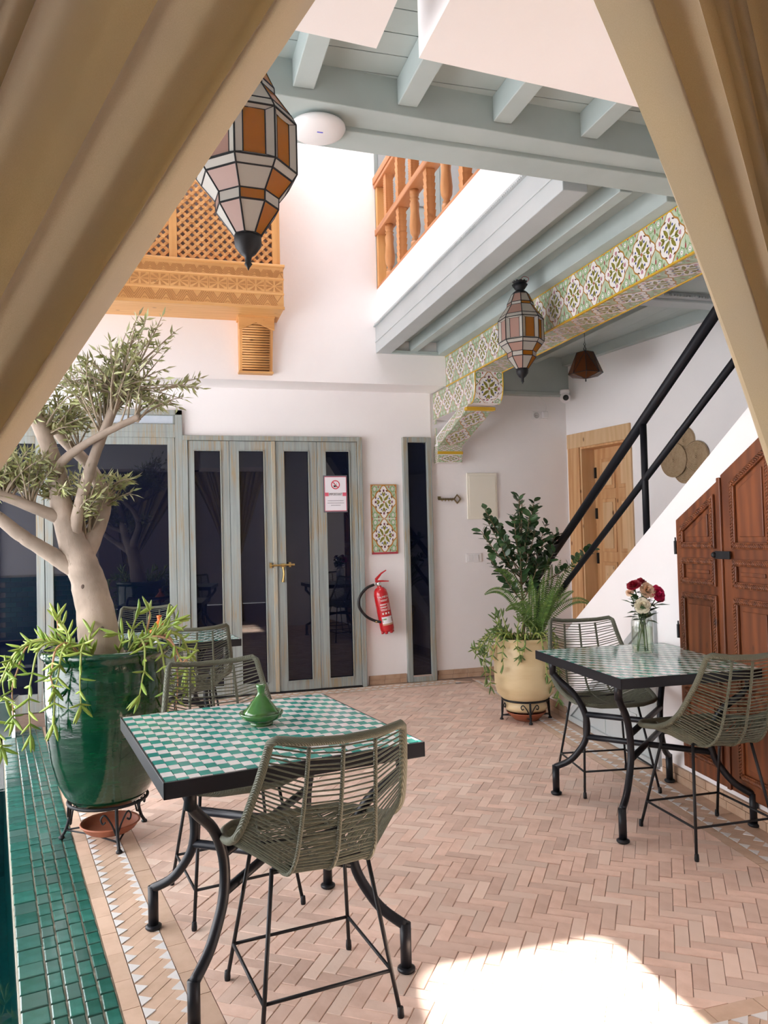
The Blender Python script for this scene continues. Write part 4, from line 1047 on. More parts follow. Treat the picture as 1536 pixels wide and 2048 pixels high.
# ================================================================== LANTERNS
FROST = Mtransl('frosted_pane', (.70,.68,.63), (.75,.72,.66), .55, .25); AMB = Mtransl('amber_pane', (.46,.20,.025), (.85,.38,.03), .55, .12); ROSEP = Mtransl('rose_pane', (.55,.36,.30), (.62,.42,.35), .5, .15)
DAMB = Mtransl('brown_amber_pane', (.12,.035,.010), (.32,.085,.02), .45, .2)
def lantern(name, label, loc, s, seed, chain):
    t = empty(name, label, 'lantern', loc, group='octagonal stained glass lanterns'); rr = random.Random(seed)
    N = 8
    pr = [(.105,.090),(.205,.138),(.235,.140),(.345,.218),(.385,.240),(.62,.240),(.655,.215),(.735,.150),(.785,.148),(.905,.062)]   # (down, radius), unit height
    pr = [(-d*s, r*s) for d, r in pr]
    def pt(i, k, off=0): a = 2*PI*(k+.5)/N + off; return V((pr[i][1]*math.cos(a), pr[i][1]*math.sin(a), pr[i][0]))
    came = MB()
    def colr(k): a = 2*PI*(k+1)/N; return ROSEP if math.cos(a)*.96-math.sin(a)*.28 < -.25 else AMB
    for i in range(len(pr)):
        for k in range(N): came.tube([pt(i,k),pt(i,k+1)], .0033*s/.68, 5)
    for i in range(len(pr)-1):
        for k in range(N): came.tube([pt(i,k),pt(i+1,k)], .0033*s/.68, 5)
    def pane(a, b, c, d, m):
        cen = (a+b+c+d)/4; nn = (b-a).cross(d-a).normalized(); q = [p.lerp(cen,.02)-nn*.001 for p in (a,b,c,d)]
        MB().prism(q, nn*.002).build('pane', m, t)
    for i in range(len(pr)-1):
        for k in range(N):
            a, b, c, d = pt(i,k), pt(i,k+1), pt(i+1,k+1), pt(i+1,k)
            if i == 4:   # tall body: wide recessed colour pane flanked by slanting narrow panes
                cen_out = (a+b)/2; cen_out.z = 0; inn = -cen_out.normalized()*.012*s/.68
                u0, u1 = .22, .78
                e = [a.lerp(b,u0)+inn, a.lerp(b,u1)+inn, d.lerp(c,u1)+inn, d.lerp(c,u0)+inn]
                for p in e[:2]: p.z -= .015*s
                for p in e[2:]: p.z += .015*s
                pane(e[0],e[1],e[2],e[3], colr(k))
                pane(a,e[0],e[3],d,FROST); pane(e[1],b,c,e[2],FROST); pane(d,e[3],e[2],c,FROST); pane(a,b,e[1],e[0],FROST)
                came.tube(e, .003*s/.68, 5, closed=True)
                for p, q in zip((a,b,c,d), e): came.tube([p,q], .0025*s/.68, 4)
                # pierced arch spandrels
                for sgn in (0,1):
                    p, q = (e[0],e[1]) if sgn == 0 else (e[1],e[0]); dn = V((0,0,-1)); w_ = q-p
                    came.prism([p, p+w_*.30, p+w_*.12+dn*.03*s, p+dn*.06*s], inn*.1)
            else:
                pane(a,b,c,d, (FROST if (i in (3,5) or (i+k) % 2) else colr(k)))
    came.build('leaded_frame', IRONM, t)
    r0 = pr[-1][1]; z0 = pr[-1][0]
    MB().lathe([(r0,z0),(r0*1.05,z0-.02*s),(r0*1.0,z0-.05*s),(r0*.6,z0-.085*s),(r0*.28,z0-.10*s),(r0*.22,z0-.125*s),(r0*.30,z0-.135*s),(r0*.12,z0-.15*s),(.0008,z0-.165*s)], 16).build('finial_cup', IRONM, t, True)
    MB().lathe([(.0008,.0),(.085*s,.0),(.055*s,-.045*s),(.04*s,-.06*s),(.055*s,-.07*s),(.075*s,-.085*s),(.092*s,-.105*s)], 16).build('crown_cap', IRONM, t, True)
    fl_ = MB(); 
    for k in range(12):
        a = 2*PI*k/12; b = 2*PI*(k+1)/12
        fl_.add([(.03*s*math.cos(a),.03*s*math.sin(a),-.03*s),(.03*s*math.cos(b),.03*s*math.sin(b),-.03*s),(.075*s*math.cos(b),.075*s*math.sin(b),.03*s),(.082*s*math.cos((a+b)/2),.082*s*math.sin((a+b)/2),.04*s),(.075*s*math.cos(a),.075*s*math.sin(a),.03*s)], [(0,1,2,3,4)])
    fl_.build('crown_flare', IRONM, t)
    MB().tube([(0,0,0),(0,0,chain)], .003, 6).build('hanging_wire', IRONM, t)
    return t
l1 = lantern('stained_glass_lantern', 'large amber and frosted glass lantern beside the left curtain', (.262,2.33,2.94), .64, 1, .25)
l1.rotation_euler.z = math.radians(4)
l2 = lantern('stained_glass_lantern', 'amber and frosted glass lantern hanging before the tiled beam', (2.385,4.80,3.14), .64, 2, .04)
RW = M('red_wire', (.35,.03,.05), .5); BW = M('blue_wire', (.03,.10,.30), .5)
MB().tube(smooth_path([(0,0,.03),(.03,0,.06),(.07,.0,.05),(.05,.01,.02),(.01,0,.01)], 5), .002, 5).build('red_wire', RW, l2, True)
MB().tube(smooth_path([(0,0,.02),(-.03,0,.04),(-.02,0,.06)], 5), .002, 5).build('blue_wire', BW, l2, True)
# brown star lamp
bl_ = empty('glass_pendant', 'brown amber facetted glass pendant lamp near the stair wall', 'lamp', (3.62,6.05,3.02))
tp_ = [V((.062*math.cos(a)*1.15,.062*math.sin(a)*1.15,0)) for a in [PI/4+.3+k*PI/2 for k in range(4)]]
bt_ = [V((.155*math.cos(a),.155*math.sin(a),-.20)) for a in [.3+k*PI/2 for k in range(4)]]
bm2 = [V((.15*math.cos(a),.15*math.sin(a),-.19)) for a in [PI/4+.3+k*PI/2 for k in range(4)]]
bo = V((0,0,-.235)); lead = MB()
fa = []
for k in range(4):
    j = (k+1) % 4
    fa += [(tp_[k],tp_[j],bt_[j]), (bt_[k],bm2[k],tp_[k]), (bm2[k],bt_[j],tp_[k]), (bt_[k],bm2[k],bo), (bm2[k],bt_[j],bo)]
for f in fa:
    c = sum(f, V((0,0,0)))/3; nn = (f[1]-f[0]).cross(f[2]-f[0]).normalized()
    MB().prism([p.lerp(c,.03)-nn*.001 for p in f], nn*.002).build('pane', DAMB, bl_)
    for i in range(3): lead.tube([f[i],f[(i+1)%3]], .0028, 5)
lead.build('leaded_frame', IRONM, bl_)
MB().poly([tuple(p) for p in tp_]).tube([(0,0,0),(.012,0,.03),(0,0,.055),(-.012,0,.03),(0,0,0)], .004, 6).tube([(0,0,.055),(.010,0,.07),(0,0,.09),(-.010,0,.07),(0,0,.055)], .0025, 6).tube([(0,0,.09),(0,0,.245)], .002, 5).tube([(0,0,-.235),(0,0,-.26)], [.004,.006], 6).build('hook', IRONM, bl_)

# ================================================================== WALL ITEMS
apx = empty('access_point', 'round white wireless access point on the gallery beam', 'router', (.645,3.10,3.158))
MB().lathe([(.0001,.0),(.085,.0),(.088,-.012)], 32).build('mounting_plate', WHITEP, apx, True)
MB().lathe([(.100,-.010),(.113,-.014),(.115,-.024),(.105,-.040),(.08,-.052),(.04,-.060),(.0001,-.062)], 48).build('dome', WHITEP, apx, True)
MB().box(-.012,.012,-.045,-.039,-.0605,-.0585).build('status_light', M('blue_led', (.15,.15,.7), .4), apx)
tpn = empty('tile_panel', 'framed panel of two painted floral tiles on the pier', 'wall panel', (2.088,7.292,1.607))
T7 = motif_tile(.245,.325,1.5)
for k in (-1,1): place('painted_tile', T7, tpn, frame((0,-.012,k*.1635),(1,0,0),(0,0,1)))
MB().box(-.123,.123,-.011,.0,-.329,.329).build('backing', PL, tpn)
MB().box(-.131,-.121,-.016,0,-.335,.335).box(.121,.131,-.016,0,-.335,.335).box(-.121,.121,-.016,0,.325,.335).build('ochre_rim', TO, tpn)
MB().box(-.131,.131,-.017,0,-.345,-.326).build('red_rim', TR, tpn)
# fire extinguisher
EXR = M('extinguisher_red', (.52,.012,.018), .22, coat=.4)
ex = empty('fire_extinguisher', 'red fire extinguisher hung crooked on the white pier', 'extinguisher', (2.075,7.215,.525)); ex.rotation_euler = (0, math.radians(-9.5), 0)
MB().lathe([(.058,0),(.066,.012),(.068,.03),(.068,.355),(.060,.395),(.040,.420),(.022,.428),(.020,.445)], 32).build('cylinder', EXR, ex, True)
fb = MB()
for k in range(6): a = k*PI/3; fb.lathe([(.014,-.02),(.016,.004)], 8, (.05*math.cos(a),.05*math.sin(a),0))
fb.build('base_ring', EXR, ex, True)
MB().lathe([(.02,.44),(.024,.445),(.024,.475),(.016,.48)], 14).tube([(-.02,0,.462),(-.055,0,.462)], .010, 8).build('valve', STEEL, ex, True)
MB().prism([(-.03,-.012,.478),(.02,-.012,.475),(.10,-.012,.462),(.105,-.012,.470),(.02,-.012,.492),(-.03,-.012,.50)], (0,.024,0)).prism([(-.03,-.010,.502),(-.012,-.010,.495),(.045,-.010,.548),(.098,-.010,.572),(.095,-.010,.580),(.04,-.010,.562),(-.025,-.010,.52)], (0,.02,0)).build('handle', EXR, ex, bev=.003)
RUB = M('black_rubber', (.012,.012,.013), .45)
MB().tube(smooth_path([(-.05,0,.462),(-.13,-.01,.445),(-.21,-.015,.38),(-.235,-.015,.29),(-.19,-.015,.19),(-.12,-.02,.13),(-.055,-.035,.10)], 6), .0135, 10).build('hose', RUB, ex, True)
MB().tube([(-.105,-.022,.118),(-.09,-.026,.111)], .0145, 10).build('hose_band', BRASS, ex, True)
def wrapm(x0,x1,z0,z1,m,name,R=.0688,n=10):
    mb = MB()
    for i in range(n):
        a, b = x0+(x1-x0)*i/n, x0+(x1-x0)*(i+1)/n
        mb.poly([(R*math.sin(a),-R*math.cos(a),z0),(R*math.sin(b),-R*math.cos(b),z0),(R*math.sin(b),-R*math.cos(b),z1),(R*math.sin(a),-R*math.cos(a),z1)])
    return mb.build(name, m, ex, True)
wrapm(-.75,.85,.065,.145,PAPER,'paper_label',.0692); wrapm(-.75,.85,.062,.078,M('label_tan', (.55,.33,.22), .6),'label_strip',.0695)
LW = M('label_print', (.78,.70,.68), .5); 
wrapm(-.55,-.1,.115,.128,M('label_green', (.15,.35,.12), .6),'label_logo',.0696,4); wrapm(-.7,-.62,.09,.13,INK,'label_mark',.0697,2); wrapm(.72,.80,.09,.13,INK,'label_mark',.0697,2)
lp = text('VALMECA', .026, (0,0,0), X3, Z3, LW, 'brand_print', ex, .0002)
for v in lp.data.vertices:
    a = v.co.x/.069; v.co = V((.0692*math.sin(a), v.co.y+.335, .0692*math.cos(a)+v.co.z*.1))
lp.matrix_local = frame((0,0,0),(1,0,0),(0,0,1))
for z, a0, a1 in ((.305,-.45,.62),(.295,-.45,.5),(.265,-.65,.35),(.257,-.65,.2),(.240,-.65,.35),(.232,-.65,.2),(.215,-.65,.30),(.205,-.6,.25)): wrapm(a0,a1,z,z+.0045,LW,'fine_print',.0691,8)
for a in (-.55,-.12,.3): wrapm(a,a+.22,.168,.186,LW,'pictogram',.0691,3)
wrapm(.35,.85,.2,.27,M('print_pink', (.62,.25,.25), .5),'print_panel',.06905,5)
# key shaped hook rack
kx = empty('key_rack', 'small brass key shaped hook rack on the wall', 'key rack', (2.775,7.31,1.792))
kb = MB().tube([(-.115,-.012,0),(.055,-.012,0)], .009, 8)
for dx in (-.112,-.095): kb.tube([(dx,-.012,0),(dx,-.012,.028)], .008, 6)
kb.tube([(.055,-.012,0),(.088,-.012,.042),(.122,-.012,0),(.088,-.012,-.042)], .009, 6, closed=True)
for k in range(6): kb.ball((-.085+.025*k,-.012,0), .0115, 6, 4)
kb.build('key_body', M('dark_brass', (.20,.15,.07), .45, .7), kx)
for k in range(4): MB().tube(smooth_path([(-.08+.035*k,-.015,-.004),(-.08+.035*k,-.03,-.02),(-.08+.035*k,-.04,-.014)], 3), .003, 5).build('hook', BRASS, kx)
# fuse box cover
fbx = empty('fuse_box', 'flat cream fuse box cover beside the key rack', 'fuse box', (3.138,7.313,1.82))
MB().box(-.165,.165,-.018,0,-.235,.235).build('cover_frame', CREAM, fbx, bev=.004)
MB().box(-.145,.145,-.023,-.018,-.205,.205).build('cover_door', CREAM, fbx, bev=.003)
sw1 = empty('light_switch', 'white double rocker light switch under the fuse box', 'switch', (3.03,7.312,1.195))
MB().box(-.085,.085,-.010,0,-.045,.045).build('plate', WHITEP, sw1, bev=.004)
for x in (-.066,-.006): MB().box(x,x+.056,-.015,-.010,-.028,.030).build('rocker', WHITEP, sw1, bev=.003)
so = empty('wall_socket', 'white double wall socket with plug high beside the tiled corbel', 'socket', (3.818,7.312,2.655))
MB().box(-.09,.09,-.010,0,-.042,.042).build('plate', WHITEP, so, bev=.004)
MB().lathe([(.029,0),(.031,.004),(.025,.004),(.024,.001),(.0001,.001)], 24, (-.045,-.010,0), Matrix.Rotation(PI/2,3,'X')).build('socket_well', M('socket_grey', (.55,.54,.54), .5), so, True)
MB().box(-.055,-.050,-.0125,-.0105,-.003,.003).box(-.040,-.035,-.0125,-.0105,-.003,.003).build('contact', INK, so)
MB().box(.015,.075,-.05,-.010,-.03,.04).build('plug', WHITEP, so, bev=.006)
MB().tube(smooth_path([(.05,-.03,.04),(.065,-.02,.10),(.03,-.015,.17),(-.02,-.012,.20)], 5), .0035, 6).build('plug_cable', WHITEP, so, True)
# security camera
sc_ = empty('security_camera', 'white dome security camera in the wall corner under the grey board', 'camera', (4.02,7.14,2.90))
MB().lathe([(.0001,0),(.045,0),(.048,-.01),(.048,-.04),(.0001,-.04)], 20).build('base', WHITEP, sc_, True)
MB().ball((0,-.01,-.085), .054, 18, 10).build('head', WHITEP, sc_, True)
dl = V((-.35,-.9,-.1)).normalized(); 
MB().lathe([(.030,.0),(.028,.008),(.0001,.010)], 18, V((0,-.01,-.085))+dl*.045, dl.to_track_quat('Z','X').to_matrix()).build('lens', INK, sc_, True)
# woven mats on the right wall
STR = M('straw_coil', (.44,.32,.20), .8, c2=(.36,.25,.145), scale=50, bmp=.5, bscale=120, bd=.003)
_n = STR.node_tree; _b = _n.nodes['Principled BSDF']; _c = _b.inputs['Base Color'].links[0].from_socket
_l = nd(_n, 'ShaderNodeVectorMath', operation='LENGTH'); lk(_n, coords(_n), _l.inputs[0])
_w = math_(_n, 'SINE', math_(_n, 'MULTIPLY', _l.outputs['Value'], 2*PI/.0115))
lk(_n, mix(_n, ramp(_n, _w, .2, 1.0), _c, (.20,.13,.07)), _b.inputs['Base Color'])
def mat_(label, y, z, r, d):
    prof = [(.0001,.006)]; n = int(r/.0115)
    for i in range(n):
        for a in (0,.25,.5,.75): prof.append((.0115*(i+a)+.002, .006+.006*math.sin(PI*a)))
    prof += [(r,.004),(r,0)]
    o = MB().lathe(prof, 40).build('woven_mat', STR, None, True); tag(o, label, 'mat', 'round straw mats on the stair wall')
    o.matrix_world = frame(rw(y,d,z), -RE, V((0,0,1)))
mat_('top round straw mat of the wall cluster behind the rail', 5.72, 2.20, .125, .004)
mat_('lowest round straw mat, its rim peeping out under the others', 5.72, 1.96, .13, .003)
mat_('right hand round straw mat of the wall cluster', 5.58, 2.05, .135, .014)
mat_('front left round straw mat of the wall cluster, overlapping the others', 5.82, 2.04, .150, .026)

# ================================================================== GREEN URN + OLIVE TREE
PGR = M('green_pot_glaze', (.003,.052,.020), .07, c2=(.002,.030,.016), scale=3.5, coat=.6, bmp=.25, bscale=5, bd=.02, stretch=(1,1,5))
TERR = M('terracotta_saucer', (.34,.105,.05), .55, c2=(.28,.08,.04), scale=8); SOIL = M('soil', (.05,.03,.02), .95, c2=(.10,.06,.035), scale=25, bmp=1, bscale=60)
CX, CY = -.275, 4.08
pot = empty('plant_pot', 'large glossy green glazed urn holding the olive tree', 'pot', (CX,CY,.175))
MB().lathe([(.0001,.0),(.125,.0),(.165,.02),(.20,.06),(.235,.13),(.262,.24),(.278,.38),(.286,.52),(.287,.64),(.283,.70),(.288,.715),(.300,.722),(.306,.738),(.302,.755),(.288,.760),(.272,.752),(.268,.70)], 64).build('pot_body', PGR, pot, True)
MB().lathe([(.0001,.715),(.15,.712),(.27,.70)], 40).build('soil', SOIL, pot, True)
def stand(name, label, loc, r, h, rz, nleg=3, splay=.05):
    t = empty(name, label, 'plant stand', loc, rz)
    MB().tube([(r*math.cos(2*PI*k/36),r*math.sin(2*PI*k/36),h) for k in range(36)], .008, 8, closed=True).build('ring', IRONM, t, True)
    for k in range(nleg):
        a, b = 2*PI*k/nleg, 2*PI*(k+1)/nleg; q = r+splay*.55; MB().tube([(q*math.cos(a),q*math.sin(a),h*.22),(q*.42*math.cos((a+b)/2),q*.42*math.sin((a+b)/2),h*.22),(q*math.cos(b),q*math.sin(b),h*.22)], .0045, 6).build('lower_bar', IRONM, t, True)
    for k in range(nleg):
        a = 2*PI*k/nleg; c, s = math.cos(a), math.sin(a)
        P = lambda rr, z: (rr*c, rr*s, z)
        l = MB().tube(smooth_path([P(r,h),P(r+.004,h*.6),P(r+splay*.5,h*.25),P(r+splay,.012)], 4), .008, 8); l.lathe([(.014,0),(.015,.008),(.009,.016)], 10, P(r+splay,0)); l.build('leg', IRONM, t, True)
        sc = MB(); Q = lambda da, z: ((r)*math.cos(a+da),(r)*math.sin(a+da),z)
        for sg in (-1,1): sc.tube(smooth_path([Q(sg*.02,h*.35),Q(sg*.12,h*.62),Q(sg*.28,h*.86),Q(sg*.38,h*.78),Q(sg*.34,h*.66),Q(sg*.27,h*.70)], 5), .0045, 6)
        sc.build('scroll', IRONM, t, True)
    return t
stand('plant_stand', 'black iron three legged stand under the green urn', (CX,CY,0), .185, .195, math.radians(-75), 3, .045)
sa_ = empty('drip_saucer', 'terracotta drip saucer under the green urn', 'saucer', (CX+.01,CY-.04,.050))
MB().lathe([(.0001,.0),(.100,.0),(.118,.012),(.134,.034),(.141,.040),(.136,.046),(.128,.038),(.112,.012),(.0001,.008)], 40).build('dish', TERR, sa_, True)
# --- tree
def Mbark():
    m, nt, b = nmat('olive_bark'); b.inputs['Roughness'].default_value = .85
    v = coords(nt, (1,1,.45)); n1 = noise(nt, v, 26, 6, .65); n2 = noise(nt, coords(nt), 5, 3)
    col = mix(nt, ramp(nt, n2, .42, .62), (.44,.345,.275), (.30,.235,.185)); col = mix(nt, ramp(nt, n1, .62, .74), col, (.16,.12,.09))
    lk(nt, col, b.inputs['Base Color']); bump(nt, b, n1, .35, .012); return m
BARK = Mbark(); TWIG = M('olive_twig', (.36,.29,.21), .8)
OLV = M('olive_leaf', (.29,.315,.115), .5, c2=(.40,.41,.19), scale=9, rv=.30, c3=(.44,.43,.26))
tree = empty('olive_tree', 'gnarled olive tree with forked trunk planted in the green urn', 'tree', (CX,CY,.86)); T0 = V(tree.location)
def tl(p, dy=0): return V((p[0], CY+dy, p[1])) - T0
def limb(name, pts, rs, m=BARK):
    q = smooth_path(pts, 6); r_ = resamp(rs, 6); rr = random.Random(len(pts)*7+int(rs[0]*1e4))
    q = [p + V((rr.uniform(-1,1),rr.uniform(-1,1),rr.uniform(-1,1)))*.035*r for p, r in zip(q, r_)]
    r_ = [r*(1+rr.uniform(-.022,.022)) for r in r_]
    return MB().tube(q, r_, 14).build(name, m, tree, True)
limb('trunk', [tl((-.292,.84)),tl((-.303,.93)),tl((-.334,1.165)),tl((-.380,1.34)),tl((-.43,1.47)),tl((-.470,1.62)),tl((-.488,1.767)),tl((-.524,1.911)),tl((-.565,2.02)),tl((-.65,2.20))], [.122,.102,.088,.078,.064,.054,.046,.040,.036,.026])
limb('branch', [tl((-.385,1.36),.02),tl((-.335,1.477),.06),tl((-.287,1.622),.10),tl((-.304,1.739),.12),tl((-.365,1.855),.14),tl((-.48,1.978),.16),tl((-.56,2.10),.18)], [.052,.048,.040,.034,.030,.027,.02])
limb('branch', [tl((-.405,1.40),.0),tl((-.405,1.53),-.03),tl((-.348,1.749),-.09),tl((-.273,1.963),-.10),tl((-.207,2.129),-.10),tl((-.187,2.187),-.10)], [.034,.030,.027,.024,.022,.020])
limb('branch', [tl((-.488,1.78),-.02),tl((-.455,1.845),-.06),tl((-.346,1.922),-.12),tl((-.209,1.996),-.16),tl((-.096,2.048),-.18)], [.026,.022,.019,.017,.0165])
limb('branch', [tl((-.36,1.28),.0),tl((-.475,1.365),-.02),tl((-.574,1.437),-.05),tl((-.651,1.495),-.06),tl((-.78,1.61),-.08),tl((-.95,1.72),-.1)], [.046,.042,.034,.033,.026,.02])
limb('branch', [tl((-.455,1.56),.0),tl((-.52,1.59),-.03),tl((-.599,1.626),-.06),tl((-.744,1.693),-.08),tl((-.92,1.80),-.1)], [.034,.030,.027,.024,.018])
kn = MB()
for p in ((-.478,1.775,-.047),(-.372,1.235,-.078),(-.285,1.03,-.092)): kn.ball(tl((p[0],p[1]),p[2]), (.009,.004,.012), 8, 5)
kn.build('knot', M('knot', (.13,.09,.07), .9), tree, True)
lv = MB(); tw_ = MB(); rr = random.Random(11)
def oleaf(p, d, L):
    d = d.normalized(); s = d.cross(V((rr.uniform(-1,1),rr.uniform(-1,1),rr.uniform(-1,1)))).normalized(); n = s.cross(d); w_ = L*.13
    lv.add([p, p+d*L*.4+s*w_, p+d*L+n*L*.12, p+d*L*.4-s*w_], [(0,1,2,3)])
def twig(a, b, nl, droop=.1, L=(.035,.06)):
    a, b = V(a), V(b); c = a.lerp(b,.5)+V((rr.uniform(-.05,.05),rr.uniform(-.05,.05),droop))
    q = [a.lerp(c,u).lerp(c.lerp(b,u),u) for u in [i/10 for i in range(11)]]
    tw_.tube(q, [lerp(.0055,.0018,i/10) for i in range(11)], 5)
    for k in range(nl):
        u = rr.uniform(.30,1); i = min(9,int(u*10)); p = q[i].lerp(q[i+1],u*10-i); t = (q[i+1]-q[i]).normalized()
        s = t.orthogonal(); s.rotate(Matrix.Rotation(rr.uniform(0,2*PI),3,t))
        oleaf(p, t*.8+s, rr.uniform(*L))
    oleaf(q[-1], q[-1]-q[-2], L[1])
# clusters: centre (x, z), radii, twigs, origin points
clus = [((-.13,2.33),(.22,.17),44,[(-.19,2.18,-.1),(-.24,2.05,-.1)]), ((-.34,2.26),(.20,.14),34,[(-.19,2.17,-.1),(-.27,1.98,-.1)]), ((.02,2.20),(.19,.10),22,[(-.11,2.04,-.18),(-.19,2.18,-.1)]),
        ((-.09,2.50),(.10,.10),8,[(-.19,2.18,-.1)]), ((-.44,2.10),(.20,.10),34,[(-.54,1.98,0),(-.40,1.90,.14),(-.50,2.0,.16)]), ((-.62,2.20),(.16,.18),26,[(-.60,2.1,0),(-.56,2.05,.15)]),
        ((-.62,1.84),(.20,.09),40,[(-.70,1.67,-.08),(-.60,1.63,-.06),(-.75,1.70,-.08)]), ((-.80,1.80),(.20,.15),40,[(-.80,1.73,-.09),(-.85,1.65,-.09)]), ((-.52,1.74),(.13,.09),18,[(-.48,1.66,0)]),
        ((-.34,1.72),(.13,.10),26,[(-.40,1.46,.05),(-.36,1.45,.05),(-.39,1.5,.02)]), ((-.21,1.73),(.09,.07),12,[(-.30,1.60,.1),(-.30,1.68,.11)])]
for (c, rd, n, src) in clus:
    for k in range(n):
        s = rr.choice(src)
        while True:
            a, b, e = rr.uniform(-1,1), rr.uniform(-1,1), rr.uniform(-1,1)
            if a*a+b*b+e*e < 1: break
        twig(tl((s[0]+rr.uniform(-.02,.02),s[1]+rr.uniform(-.02,.02)),s[2]), tl((c[0]+a*rd[0],c[1]+b*rd[1]),e*.22+s[2]*.5), 13, rr.uniform(.0,.08))
for e in ((.015,2.575),(.075,2.50),(-.03,2.52),(.19,2.27),(.21,2.22)): twig(tl((-.10,2.33),-.05) if e[1] > 2.4 else tl((.0,2.18),-.15), tl(e,-.05), 16, .02)
for x, z in ((-.19,2.02),(-.15,2.03),(-.12,2.04)): twig(tl((x,z-.015),-.165), tl((x+.04,z+.20),-.16), 5, .03)
lv.build('olive_foliage', OLV, tree)['kind'] = 'stuff'; tw_.build('twigs', TWIG, tree, True)['kind'] = 'stuff'

# ================================================================== TRAILING SUCCULENTS
def finger(L, r, bend=.12):
    mb = MB(); n = 5; o = []
    for i, t in enumerate((0,.3,.65,.9,1)):
        rr_ = r*(.55,1,.9,.45,.05)[i]
        for k in range(n): a = 2*PI*k/n; o.append((t*L, rr_*math.cos(a), rr_*.8*math.sin(a)+bend*L*t*t))
    return mb.add(o, [(i*n+k,i*n+(k+1)%n,(i+1)*n+(k+1)%n,(i+1)*n+k) for i in range(4) for k in range(n)])
SUC = M('succulent_leaf', (.33,.44,.075), .4, rv=.22, c3=(.24,.40,.07)); SUCD = M('succulent_leaf_dark', (.10,.175,.040), .4, rv=.3, c3=(.17,.25,.06)); SST = M('succulent_stem', (.34,.40,.10), .5); SST2 = M('succulent_dry_stem', (.50,.27,.15), .6)
def trail(plant, P0, c, rim, zrim, specs, leafm, stemm, r2, Lr, dens):
    """specs: (angle deg, reach out, drop); stems leave the soil, cross the rim and hang"""
    for si, (ad, out, drop) in enumerate(specs):
        a = math.radians(ad + r2.uniform(-6,6)); da = r2.uniform(-.25,.25)
        def P(r, z, t=0): return V((c[0]+r*math.cos(a+da*t), c[1]+r*math.sin(a+da*t), z)) - P0
        if drop > 0:
            pts = [P(rim*.55,zrim-.04),P(rim*.85,zrim+.045,.2),P(rim+.02+out*.4,zrim+.03,.4),P(rim+.03+out*.8,zrim-.06-drop*.1,.6),P(rim+.03+out,zrim-drop*.55,.8),P(rim+.025+out*r2.uniform(.7,1.1),zrim-drop,1)]
        else:
            pts = [P(rim*r2.uniform(.3,.8),zrim-.04),P(rim*.7+out*.4,zrim+.06,.3),P(rim*.7+out*.8,zrim+.06-drop*.6,.6),P(rim*.7+out,zrim+.05-drop,1)]
        q = smooth_path(pts, 5); MB().tube(q, [lerp(.0065,.003,i/(len(q)-1)) for i in range(len(q))], 6).build('stem', stemm[1] if si % 4 == 0 else stemm[0], plant, True)
        tot = sum((q[i+1]-q[i]).length for i in range(len(q)-1)); pos = .04; ph = r2.uniform(0,PI)
        while pos < tot:
            acc = 0
            for i in range(len(q)-1):
                l = (q[i+1]-q[i]).length
                if acc+l >= pos: break
                acc += l
            p = q[i].lerp(q[i+1],(pos-acc)/l); t = (q[i+1]-q[i]).normalized(); o = t.orthogonal().normalized(); o.rotate(Matrix.Rotation(ph,3,t)); ph += 1.4
            for sg in (1,-1):
                if r2.random() < .9:
                    d = (o*sg + t*r2.uniform(.5,1.1) + V((0,0,r2.uniform(-.1,.35)))).normalized(); y_ = V((0,0,1)).cross(d); s = r2.uniform(*Lr)
                    if y_.length < .05: y_ = d.orthogonal()
                    place('leaf', leafm, plant, frame(p, d, y_) @ Matrix.Diagonal((s,s,s,1)))
            pos += dens
        d = (q[-1]-q[-2]).normalized()
        for k in range(3): dd = (d+V((r2.uniform(-.6,.6),r2.uniform(-.6,.6),r2.uniform(-.5,.5)))).normalized(); place('leaf', leafm, plant, frame(q[-1], dd, dd.orthogonal()) @ Matrix.Diagonal((Lr[1],Lr[1],Lr[1],1)))
FL1 = finger(1,.11).mesh('leaf', SUC, True); FL2 = finger(1,.11).mesh('leaf', SUCD, True)
sc1 = empty('trailing_succulent', 'bright green trailing succulent spilling over the green urn', 'plant', (CX,CY,.90)); r2 = random.Random(5)
trail(sc1, V(sc1.location), (CX,CY), .29, .935, [(185,.10,.30),(200,.14,.22),(170,.15,.10),(215,.06,.36),(228,.05,.14),(245,.02,.30),(258,.02,.22),(195,.18,.42),
      (-20,.04,.34),(-38,.05,.42),(-5,.10,.22),(-52,.03,.20),(-30,.12,.10),(10,.12,.16),
      (0,.12,-.04),(-25,.10,-.08),(30,.06,-.10),(60,.05,-.08),(-60,.02,-.03),(150,.05,-.08),(190,.02,-.10),(220,.0,-.05),(20,.14,-.05),(250,-.04,-.04)], FL1, (SST,SST2), r2, (.055,.085), .058)

# ================================================================== CREAM POT, FICUS, FERN
PCR = M('cream_pot_glaze', (.70,.56,.33), .38, c2=(.63,.48,.26), scale=3, lo=.45, hi=.7, bmp=.15, bscale=7, bd=.01, stretch=(1,1,4))
KX, KY = 2.685, 5.52
p2 = empty('plant_pot', 'cream glazed pot with small side handles by the stairs', 'pot', (KX,KY,.075))
MB().lathe([(.0001,0),(.150,0),(.162,.02),(.160,.05),(.150,.075),(.175,.09),(.215,.13),(.232,.20),(.235,.30),(.232,.40),(.222,.48),(.212,.52),(.222,.535),(.226,.55),(.220,.56),(.205,.555),(.200,.52)], 56).build('pot_body', PCR, p2, True)
MB().lathe([(.0001,.53),(.205,.52)], 32).build('soil', SOIL, p2, True)
for a in (PI*.98, -.02): MB().tube(smooth_path([((.225)*math.cos(a),(.225)*math.sin(a),.50),(.262*math.cos(a),.262*math.sin(a),.485),(.268*math.cos(a),.268*math.sin(a),.43),(.236*math.cos(a),.236*math.sin(a),.395)], 5), .014, 10).build('handle', PCR, p2, True)
